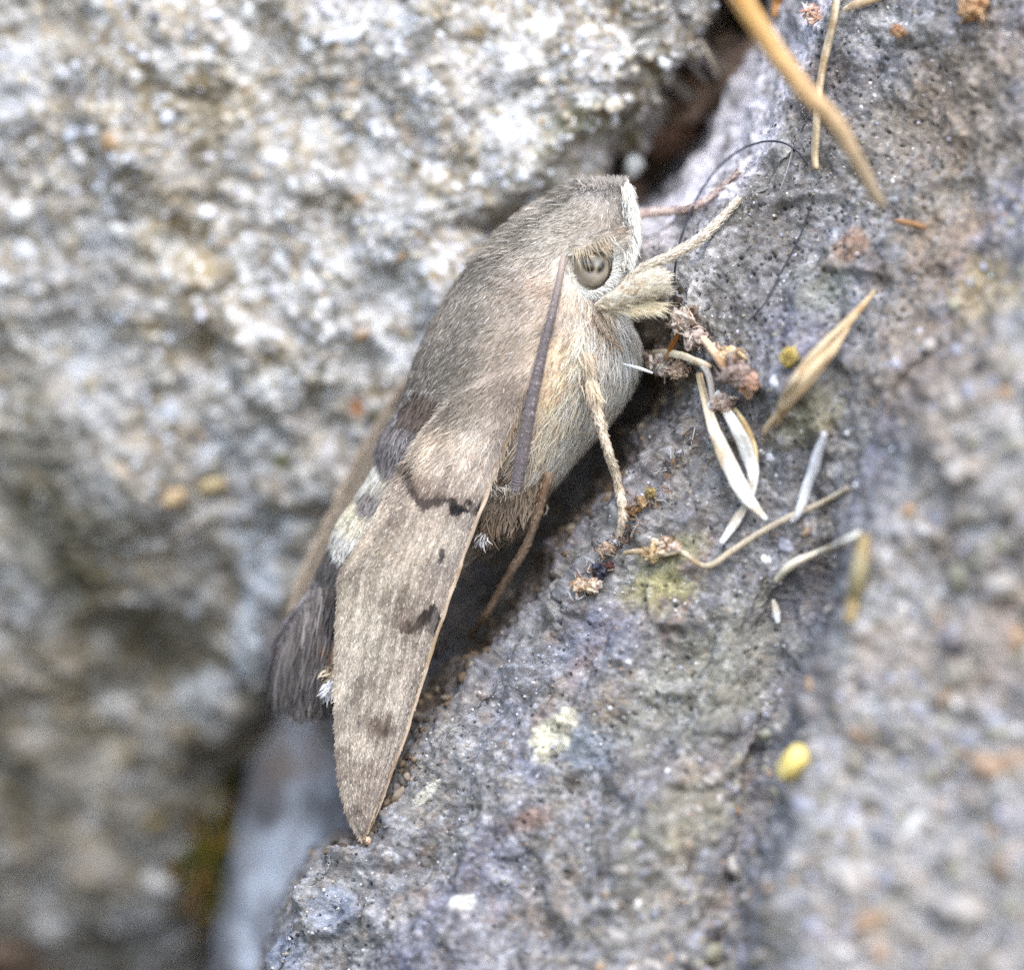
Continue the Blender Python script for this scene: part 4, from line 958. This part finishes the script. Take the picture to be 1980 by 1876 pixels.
# --- legs and palp
def hairy(name, pts, rad, col, nh, L, spread=.35, parent=moth, side=None, colh=None, sides=12, lift=.35):
    pts = np.asarray(pts, float); p3 = P(pts[:, 0], pts[:, 1], pts[:, 2]); m = MB()
    tube(m, p3, np.asarray(rad)*PX, lin(col), n=44, sides=sides, jit=.18, seed=int(pts[0, 0]))
    o = m.build(name, M_SKIN, parent)
    if name == 'leg':                                 # small hooked claws at the foot
        m = MB(); e = p3[-1]; d = unit(p3[-1] - p3[-2]); b_ = unit(np.cross(d, [0, -1., 0]))
        for sg in (-1, 1): tube(m, np.array([e, e + d*.014 + b_*sg*.010, e + d*.026 + b_*sg*.012 + np.array([0, .012, 0])]), [.005, .004, .001], lin([70, 52, 40]), n=8, sides=6)
        m.build('claw', M_HAIRD, o)
    pr = resample(np.column_stack([p3, np.asarray(rad)*PX]), 200); t = unit(np.gradient(pr[:, :3], axis=0))
    k = rng.integers(0, 200, nh); a = rng.uniform(0, 2*math.pi, nh)
    b = unit(np.cross(t, [0, -1., 0])); w = unit(np.cross(b, t)); nn = b[k]*np.cos(a)[:, None] + w[k]*np.sin(a)[:, None]
    root = pr[k, :3] + nn*pr[k, 3:4]*.9
    cc = lin(colh or col)[None]*np.exp(rng.normal(0, .17, nh))[:, None]
    lf = np.full(nh, lift)
    if side is not None:                              # longer fringe on one side
        sdv = np.array([side[0], 0, -side[1]]); lf = lift + .5*np.clip(nn @ sdv, 0, 1)
    m = MB(); ribbons(m, root, nn, t[k] + rng.normal(0, spread*.5, (nh, 3)), PX*rng.uniform(L*.6, L*1.3, nh), PX*rng.uniform(1.8, 3, nh), lf, cc, roll=.5)
    m.build('leg_hair' if name == 'leg' else 'palp_hair', M_FUR, o)['kind'] = 'stuff'
    return o

yl = lambda u, v, l=.02: float(depth_at(u, v)) - l
hairy('leg', [(1185, 575, .02), (1225, 535, -.03), (1252, 516, -.05), (1300, 492, -.05), (1345, 467, -.04), (1385, 432, min(.0, yl(1385, 432))), (1422, 392, yl(1424, 390))], [9, 10, 9, 8, 7.5, 6, 4], (206, 190, 170), 2000, 13, colh=(226, 214, 196), side=(.5, .8))
o = hairy('leg', [(1215, 425, .20), (1250, 413, min(.3, yl(1250, 413))), (1300, 409, min(.3, yl(1300, 408))), (1338, 402, min(.28, yl(1338, 402))), (1380, 376, min(.3, yl(1380, 376))), (1422, 338, min(.35, yl(1422, 338)))], [7, 7, 7, 6.5, 5, 3.5], (196, 176, 166), 900, 14, colh=(208, 188, 178))
o['label'] = 'far foreleg, slightly out of focus and pinkish brown'
hairy('leg', [(1118, 648, .01), (1128, 690, -.03), (1142, 745, -.05), (1156, 800, -.072), (1164, 826, -.085), (1176, 870, -.10), (1190, 912, min(-.06, yl(1190, 912, .03))), (1200, 955, min(-.04, yl(1200, 955, .04))), (1205, 990, min(-.03, yl(1205, 990, .04))), (1200, 1026, yl(1200, 1026, .03))], [3, 7, 10, 10, 6, 6.5, 6.2, 5.8, 5, 4], (206, 190, 168), 3000, 15, colh=(216, 200, 178), side=(-.6, .3), lift=.2)
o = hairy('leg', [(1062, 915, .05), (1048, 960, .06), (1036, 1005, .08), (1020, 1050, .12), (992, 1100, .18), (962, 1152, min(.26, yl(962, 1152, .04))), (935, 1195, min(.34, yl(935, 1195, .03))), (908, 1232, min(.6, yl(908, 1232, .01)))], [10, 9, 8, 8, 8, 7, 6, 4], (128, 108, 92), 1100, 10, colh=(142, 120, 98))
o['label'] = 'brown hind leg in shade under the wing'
hairy('labial_palp', [(1154, 592, -.06), (1180, 584, -.10), (1215, 566, -.12), (1250, 552, -.12), (1266, 548, -.11)], [7, 12, 19, 22, 13], (214, 200, 178), 3600, 34, spread=.5, colh=(230, 218, 198), side=(.2, .9), lift=.14, sides=16)
mb = MB(); N = 260
t = rng.random(N); ru = 1165 + 90*t; rv = 592 + 4*np.sin(t*3) - 8*t
ribbons(mb, P(ru, rv, np.full(N, -.12)), np.tile([0, -1., 0], (N, 1)), unit(np.stack([np.full(N, .9), np.zeros(N), -.22 + rng.normal(0, .16, N)], -1)), PX*rng.uniform(30, 66, N), PX*rng.uniform(1.2, 2, N), np.full(N, .1), lin([224, 208, 178])[None]*np.exp(rng.normal(0, .15, N))[:, None])
mb.build('palp_fringe', M_FUR, body)['kind'] = 'stuff'
# proboscis coil seen between palp and breast
hairy('proboscis', [(1160, 592, -.02), (1158, 612, -.04), (1166, 634, -.04), (1182, 655, -.02), (1196, 672, .02)], [5, 7, 7, 5.5, 3], (186, 164, 142), 420, 14, colh=(204, 184, 162), lift=.25)
mb = MB(); tube(mb, P(np.array([1202, 1222, 1240, 1262]), np.array([703, 709, 714, 722]), np.array([-.02, -.05, -.05, -.05])), [.0015, .006, .007, .004], lin([236, 236, 240]), n=20, sides=8)
tag(mb.build('white_bristle', M_STRAW), 'short white bristle lying between the breast fur and the debris', 'bristle')

# ------------------------------------------------------------------ dry plant bits and debris on the dark rock
def R3(u, v, lift): return on_rock(u, v) + np.array([0, -lift, 0])
def strand(name, label, cat, uvl, rad, col, colend=None, flat=1.0, n=40, sides=10, jit=.15, mat=None, group=None, ang=0.0, absolute=False, stain=1.0):
    mb = MB()
    pts = [P(a, b, c) if absolute else P(a, b, depth_at(a, b) - c) for a, b, c in uvl]
    tube(mb, np.array(pts), np.asarray(rad)*PX, lin(col), n=n, sides=sides, flat=flat, jit=jit, seed=int(uvl[0][0]), colend=None if colend is None else lin(colend), ang=ang, stain=stain)
    return tag(mb.build(name, mat or M_STRAW), label, cat, group)

strand('grass_stalk', 'thick blurred orange stalk hanging across the upper right corner', 'stalk', [(1395, -60, -.95), (1440, 10, -.92), (1500, 102, -.88), (1560, 180, -.85), (1618, 242, -.8), (1658, 312, -.75), (1690, 372, -.68), (1708, 398, -.62)], [21, 20.5, 20, 19, 17, 14, 11, 8], (232, 176, 98), (200, 182, 156), absolute=True, stain=0.15, jit=.06, n=60, sides=16)
strand('straw', 'thin tan stem standing behind the blurred orange stalk', 'stem', [(1622, -30, .06), (1612, 40, .07), (1598, 100, .06), (1586, 160, .06), (1580, 230, .05), (1576, 300, .04), (1578, 328, .03)], [7, 8, 8.5, 7.5, 8, 8, 7], (204, 186, 158), (214, 192, 158), n=50)
strand('straw_chip', 'short cream straw chip at the top edge of the photo', 'straw', [(1632, 20, .03), (1660, 8, .04), (1702, -4, .03)], [5, 9, 7], (226, 206, 176))
strand('straw_chip', 'orange straw stub under the stalk at the top', 'straw', [(1498, 30, .03), (1502, 10, .04), (1508, -12, .04)], [6, 8, 8], (196, 142, 76))
spike = strand('straw_spike', 'tan split straw pointing to the upper right', 'straw', [(1478, 836, .03), (1512, 790, .05), (1552, 738, .08), (1590, 692, .09), (1622, 650, .09), (1655, 606, .08), (1692, 562, .05)], [6, 8, 9.5, 10, 9, 7, 3], (228, 204, 168), (214, 186, 144), flat=.6, n=60, sides=12)
def spike_part(uvl, rad, col, colend):
    mb = MB(); tube(mb, np.array([P(a, b, depth_at(a, b) - c) for a, b, c in uvl]), np.asarray(rad)*PX, lin(col), n=40, sides=10, flat=.6, jit=.2, seed=int(uvl[0][0]), colend=lin(colend))
    mb.build('strand', M_STRAW, spike)
spike_part([(1504, 786, .06), (1530, 742, .09), (1556, 706, .11), (1590, 668, .11), (1630, 628, .10), (1668, 588, .07)], [3, 7, 8, 7, 6, 3], (232, 210, 176), (216, 190, 150))
spike_part([(1520, 796, .05), (1552, 756, .08), (1584, 716, .09), (1612, 676, .09), (1640, 636, .08)], [2, 5, 7, 7, 3], (200, 172, 132), (218, 192, 156))
spike_part([(1500, 826, .03), (1530, 782, .05), (1562, 742, .06), (1590, 706, .06)], [2, 4, 4, 2], (180, 150, 110), (200, 170, 130))
strand('white_stick', 'bright white stick lying right of the grass blades', 'stick', [(1594, 838, .06), (1578, 890, .07), (1560, 945, .06), (1545, 992, .05), (1530, 1010, .03)], [5, 10, 10, 8, 3], (238, 238, 242), n=40)
strand('thin_twig', 'long thin beige twig bent across the rock', 'twig', [(1640, 944, .02), (1590, 972, .03), (1530, 998, .04), (1470, 1030, .04), (1420, 1062, .04), (1376, 1092, .04), (1350, 1090, .04), (1318, 1068, .04), (1280, 1072, .04), (1240, 1066, .03), (1206, 1070, .02)], [4, 5.5, 6, 6, 6, 6, 5, 5, 5, 6, 4], (204, 190, 168), (208, 190, 160), n=80)
strand('curved_stalk', 'pale curved stalk with a white knob, below the thin twig', 'stalk', [(1502, 1122, .03), (1520, 1100, .05), (1545, 1084, .06), (1590, 1066, .06), (1630, 1048, .05), (1664, 1028, .04)], [7, 8, 8, 7, 6, 7], (222, 210, 184), (230, 222, 210), n=50)
strand('pale_stalk', 'blurred pale tan stem standing upright near the right side', 'stem', [(1672, 1040, .05), (1662, 1100, .06), (1650, 1160, .05), (1642, 1200, .03)], [14, 16, 14, 9], (186, 172, 134), n=30)
strand('small_twig', 'small brown twig on the rock right of the stalk tip', 'twig', [(1730, 428, .03), (1760, 432, .04), (1790, 440, .03)], [4, 6, 5], (176, 132, 92))
strand('white_chip', 'tiny white chip below the thin twig', 'chip', [(1494, 1160, .03), (1500, 1182, .04), (1504, 1204, .03)], [4, 8, 5], (240, 240, 238))

# grass blades
strand('dry_leaf', 'left cream grass blade hanging from the debris', 'grass blade', [(1352, 722, .05), (1366, 782, .07), (1384, 838, .09), (1410, 900, .10), (1436, 948, .09), (1462, 982, .07), (1482, 1004, .05)], [7, 9, 12, 16, 15, 9, 3], (214, 190, 148), (232, 230, 226), flat=.25, n=60, sides=14, ang=.2)
strand('dry_leaf', 'right cream grass blade curving down behind the left one', 'grass blade', [(1402, 792, .06), (1428, 836, .09), (1450, 890, .08), (1456, 930, .06), (1444, 972, .05), (1420, 1012, .04), (1394, 1050, .04)], [9, 13, 13, 10, 8, 9, 5], (232, 226, 214), (228, 226, 222), flat=.25, n=60, sides=14, ang=-.3)
strand('dry_leaf', 'narrow tan grass blade beside the right cream blade', 'grass blade', [(1420, 790, .05), (1442, 824, .06), (1460, 872, .05), (1462, 930, .03)], [4, 6, 6, 3], (216, 194, 150), flat=.35)
strand('white_flake', 'short bright white blade tip between the grass blades', 'grass blade', [(1372, 808, .05), (1376, 780, .07), (1390, 756, .06)], [5, 8, 3], (242, 242, 246), flat=.4)
strand('dry_leaf', 'thin grey blade arching out of the debris clump', 'grass blade', [(1330, 700, .08), (1356, 706, .11), (1372, 734, .11), (1378, 790, .08)], [5, 6, 6, 5], (176, 170, 164), flat=.4)
strand('straw', 'pale straw running down the right side of the debris clump', 'straw', [(1360, 655, .06), (1386, 690, .10), (1406, 720, .11), (1428, 744, .09), (1450, 772, .06)], [7, 9, 7, 6, 5], (224, 200, 168), (190, 156, 124), n=40)
strand('straw', 'flat beige straw lying across the debris clump', 'straw', [(1262, 682, .10), (1300, 684, .13), (1345, 698, .13), (1375, 710, .10)], [6, 8, 7, 5], (220, 206, 178), flat=.5)
strand('orange_stick', 'short orange stick upright in the debris clump', 'stick', [(1292, 690, .12), (1300, 668, .15), (1312, 646, .16)], [6, 6, 5], (194, 134, 70), (188, 126, 66))
strand('plant_hair', 'dark looping hair arching from the debris to the tan stem', 'hair', [(1313, 612, .03), (1304, 560, .05), (1308, 500, .06), (1322, 445, .08), (1350, 380, .10), (1385, 330, .10), (1425, 295, .10), (1470, 276, .08), (1510, 276, .06), (1540, 292, .05), (1562, 322, .03)], [1.6, 1.9, 2.0, 2.2, 2.2, 2.2, 2.2, 2.1, 2, 1.9, 1.6], (52, 54, 66), n=100, sides=6, mat=M_HAIRD, jit=0)
strand('plant_hair', 'dark straight hair lying on the rock below the tan stem', 'hair', [(1568, 398, .02), (1545, 462, .03), (1508, 532, .03), (1478, 588, .03), (1448, 622, .02)], [1.4, 1.7, 1.8, 1.7, 1.3], (54, 54, 62), n=60, sides=6, mat=M_HAIRD, jit=0)
strand('plant_hair', 'pale silk thread at the end of the looping hair', 'hair', [(1534, 282, .05), (1522, 330, .04), (1508, 368, .02)], [1.2, 1.5, 1.2], (150, 146, 150), n=30, sides=6, mat=M_HAIRD, jit=0)

def clod(name, label, cat, parts_, mat=M_SOIL, absolute=False, rough=1.0):
    mb = MB()
    for (u, v, l, r, col, col2, seed) in parts_:
        c = P(u, v, l) if absolute else P(u, v, depth_at(u, v) - l)
        rr = np.asarray(r)*PX; f = 1.0 if rough == 0 else .82
        lump(mb, c, rr*f, lin(col), seed, .45, 2.2, 5, (seed*.7, seed*1.3, seed*.4), lin(col2), .5, 3.2)
        for k in range(int(rough*15)):                 # crumbs and flakes that make up the clod
            d = unit(rng.normal(size=3)); d[1] = -abs(d[1]); q = rr.mean()*min(.7, .22*math.exp(rng.normal(0, .55)))
            cc = lin(col)*(1 - (m := rng.random())) + lin(col2)*m
            lump(mb, c + d*rr*rng.uniform(.62, .95), q*np.array([1.5, rng.uniform(.15, .45), rng.uniform(.4, 1)]), cc*rng.uniform(.7, 1.45), k + seed, .5, 2, 3, tuple(rng.uniform(0, 6, 3)), None, .5)
        for k in range(int(rough*18)):                  # short fibres sticking out
            d = unit(rng.normal(size=3)); d[1] = -abs(d[1]); t = unit(rng.normal(size=3)); o = c + d*rr*.85
            tube(mb, np.array([o - t*rr.mean()*.5, o + d*rr*.15, o + t*rr.mean()*rng.uniform(.3, 1.3)]), [.002, .0035, .001], lin(col2)*rng.uniform(.8, 1.3), n=6, sides=5, flat=.5, cap=False)
    return tag(mb.build(name, mat), label, cat)
clod('soil_clod', 'brown crumbly soil clod at the top of the debris clump', 'soil clod', [(1318, 622, .04, (26, 22, 24), (168, 152, 140), (204, 188, 174), 1), (1346, 652, .05, (24, 20, 22), (146, 128, 120), (190, 172, 160), 2), (1336, 606, .02, (16, 14, 12), (150, 132, 118), (110, 94, 84), 3), (1312, 650, .05, (12, 14, 16), (168, 160, 156), (110, 100, 96), 6)])
clod('seed_husk', 'cream and purple seed husk at the left end of the debris', 'seed husk', [(1284, 706, .09, (34, 26, 22), (240, 230, 214), (196, 172, 164), 4), (1310, 716, .08, (24, 20, 16), (236, 214, 184), (196, 166, 146), 5), (1262, 700, .08, (14, 16, 18), (228, 212, 188), (180, 156, 146), 14)], M_STRAW)
clod('soil_clod', 'reddish brown clod with an orange top, right end of the debris', 'soil clod', [(1412, 690, .05, (30, 18, 18), (212, 170, 118), (226, 204, 174), 7), (1425, 722, .04, (34, 24, 26), (180, 160, 150), (150, 130, 120), 8), (1450, 745, .03, (18, 20, 18), (164, 136, 122), (190, 154, 128), 9), (1384, 676, .04, (20, 12, 12), (196, 178, 160), (150, 130, 116), 10)])
clod('soil_clod', 'pinkish crumb where the grass blades start', 'soil clod', [(1396, 778, .05, (22, 20, 18), (206, 188, 174), (164, 142, 130), 11), (1412, 800, .04, (16, 12, 14), (176, 156, 134), (130, 110, 96), 12)])
clod('yellow_crumb', 'yellow lichen crumb left of the split straw', 'lichen', [(1524, 690, .03, (18, 24, 14), (200, 172, 96), (214, 192, 120), 13)])
mb = MB(); lump(mb, on_rock(1535, 1476) - [0, .05, 0], np.array((37, 26, 24))*PX, lin([236, 202, 104]), 21, .22, 1.3, 4, (0, math.radians(-48), 0), lin([244, 222, 140]))
tag(mb.build('yellow_seed', M_STRAW), 'yellow seed lying on the blurred lower right rock', 'seed')
clod('bud_husk', 'red brown and white bud husk beside the tan stem', 'bud', [(1568, 26, .05, (18, 26, 16), (150, 92, 70), (232, 216, 204), 23), (1574, 38, .05, (15, 15, 13), (232, 220, 210), (190, 150, 126), 24)])
clod('bud_husk', 'brown dry bud in the far upper right corner', 'bud', [(1876, 14, .06, (28, 26, 22), (168, 122, 84), (206, 174, 138), 25), (1882, 26, .055, (18, 14, 14), (120, 86, 62), (160, 120, 88), 26)])
clod('orange_crumb', 'small orange crumb on the rock near the top right', 'crumb', [(1736, 62, .03, (15, 13, 12), (202, 168, 130), (160, 120, 90), 27)])
clod('lichen_crumb', 'small white crumb under the moth tail end of the rock lip', 'crumb', [(712, 1626, .02, (6, 8, 6), (190, 160, 140), (226, 196, 170), 28)], rough=0)
clod('cocoon_scrap', 'cream fibrous scrap on the rock lip below the middle leg', 'cocoon scrap', [(1132, 1132, .02, (26, 14, 12), (226, 212, 192), (190, 160, 130), 31), (1150, 1128, .02, (14, 12, 10), (236, 230, 220), (200, 180, 160), 32)])
clod('dark_frass', 'dark glossy frass pellet above the cream scrap', 'pellet', [(1158, 1104, .03, (16, 11, 12), (48, 50, 66), (30, 30, 36), 33), (1178, 1096, .03, (9, 9, 9), (90, 40, 32), (50, 30, 28), 34)], M_HAIRD, rough=0)
clod('brown_crumb', 'brown crumbs on the lip just under the middle foot', 'crumb', [(1172, 1062, .02, (16, 18, 12), (150, 128, 116), (190, 170, 150), 35), (1192, 1044, .02, (14, 8, 10), (222, 220, 226), (170, 164, 170), 36)])
clod('amber_crumb', 'amber brown crumb right of the middle foot', 'crumb', [(1224, 988, .02, (14, 12, 10), (150, 112, 70), (104, 80, 60), 37), (1242, 972, .02, (12, 10, 10), (120, 100, 80), (160, 132, 96), 38), (1258, 954, .02, (10, 10, 10), (110, 104, 84), (150, 130, 84), 39)])
clod('flower_scrap', 'whitish shrivelled flower scrap at the left end of the thin twig', 'flower scrap', [(1286, 1052, .04, (22, 14, 14), (224, 206, 192), (196, 170, 140), 41), (1262, 1066, .03, (24, 9, 10), (216, 192, 150), (190, 160, 116), 42), (1304, 1060, .03, (12, 16, 10), (232, 220, 214), (200, 172, 150), 43)], M_STRAW)
# fibres on the rock lip
mb = MB(); N = 160
for k in range(N):
    t = rng.random(); u0 = np.interp(t, [0, .4, .75, 1], [1110, 1190, 1265, 1330]); v0 = np.interp(t, [0, .4, .75, 1], [1140, 1040, 940, 845]); u0 += rng.normal(0, 9); v0 += rng.normal(0, 9)
    o = on_rock(u0, v0); d = rng.normal(0, 1, 3)*np.array([1, .5, 1]); d = d/np.linalg.norm(d); L = PX*rng.uniform(8, 30)
    e = rng.normal(0, .3, 3)*L
    c = [lin([190, 186, 186]), lin([60, 56, 56]), lin([150, 110, 70]), lin([110, 104, 104])][rng.integers(0, 4)]
    tube(mb, np.array([o - [0, .012, 0], o + d*L*.5 + e - [0, .03, 0], o + d*L - [0, .015, 0]]), [.0022, .0022, .0012], c, n=6, sides=4, cap=False)
o = mb.build('fibre_litter', M_HAIRD); o['kind'] = 'stuff'; tag(o, 'fine dark and pale fibres caught along the rock lip', 'litter')

# ------------------------------------------------------------------ things in the joint and on the pale stone
def left_at(u, v):
    k = np.argmin((Lu - u)**2 + (Lv - v)**2 + 1e6*Ltail); return Lp[k], Ln[k]
def on_left(name, label, cat, u, v, r, col, col2, seed, rot):
    p, n = left_at(u, v); mb = MB()
    lump(mb, p + n*r[2]*PX*.5, np.asarray(r)*PX, lin(col), seed, .15, 1.2, 4, rot, lin(col2))
    return tag(mb.build(name, M_STRAW), label, cat)
on_left('tan_seed', 'left tan seed with a brown end stuck on the pale stone', 'seed', 330, 962, (30, 20, 18), (190, 168, 132), (164, 134, 102), 61, (0, math.radians(-38), 0))
on_left('tan_seed', 'right yellowish seed stuck on the pale stone', 'seed', 408, 935, (33, 17, 17), (190, 174, 136), (174, 154, 118), 62, (0, math.radians(-14), 0))
mb = MB()
lump(mb, P(1226, 320, .86), (.036, .034, .045), lin([214, 218, 216]), 71, .45, 1.6, 4, (.3, .4, .5), lin([186, 184, 178]), .45); tag(mb.build('white_pebble', M_GRAIN), 'small white pebble in the dark gap above the moth head', 'pebble')
def mortar_lump(label, u, v, y, r, rot, seed, col, col2):
    mb = MB(); lump(mb, P(u, v, y), np.asarray(r)*PX, lin(col), seed, .30, 1.5, 5, rot, lin(col2), .3)
    tag(mb.build('mortar_lump', M_MORT), label, 'mortar lump')
mortar_lump('brown lump of old mortar wedged in the gap at the top', 1390, 150, 1.05, (130, 90, 80), (0, math.radians(-25), 0), 81, (122, 104, 92), (150, 128, 112))
mortar_lump('reddish brown mortar lump just above the white pebble', 1270, 255, 1.25, (90, 70, 60), (0, math.radians(-20), 0), 82, (112, 88, 74), (140, 112, 96))
mortar_lump('dark mortar lump beside the moth crown', 1200, 400, 1.25, (80, 70, 60), (0, 0, 0), 83, (108, 90, 78), (134, 114, 98))
# moss in the crevice at the lower left
mb = MB()
for k in range(420):
    u0, v0 = 388 + rng.normal(0, 30), 1580 + rng.normal(0, 66); y0 = 2.15 + rng.normal(0, .06); d = rng.normal(0, 1, 3); d /= np.linalg.norm(d); d[1] = -abs(d[1]); L = rng.uniform(.05, .14)
    c = [lin([132, 114, 36]), lin([104, 94, 34]), lin([84, 92, 30]), lin([120, 86, 44])][rng.integers(0, 4)]
    o = P(u0, v0, y0); tube(mb, np.array([o, o + d*L*.5 + [0, 0, .01], o + d*L]), [.014, .016, .004], c, n=5, sides=5, flat=.4)
tag(mb.build('moss_tuft', M_STRAW), 'yellow green moss tuft in the crevice at the lower left', 'moss', kind='stuff')
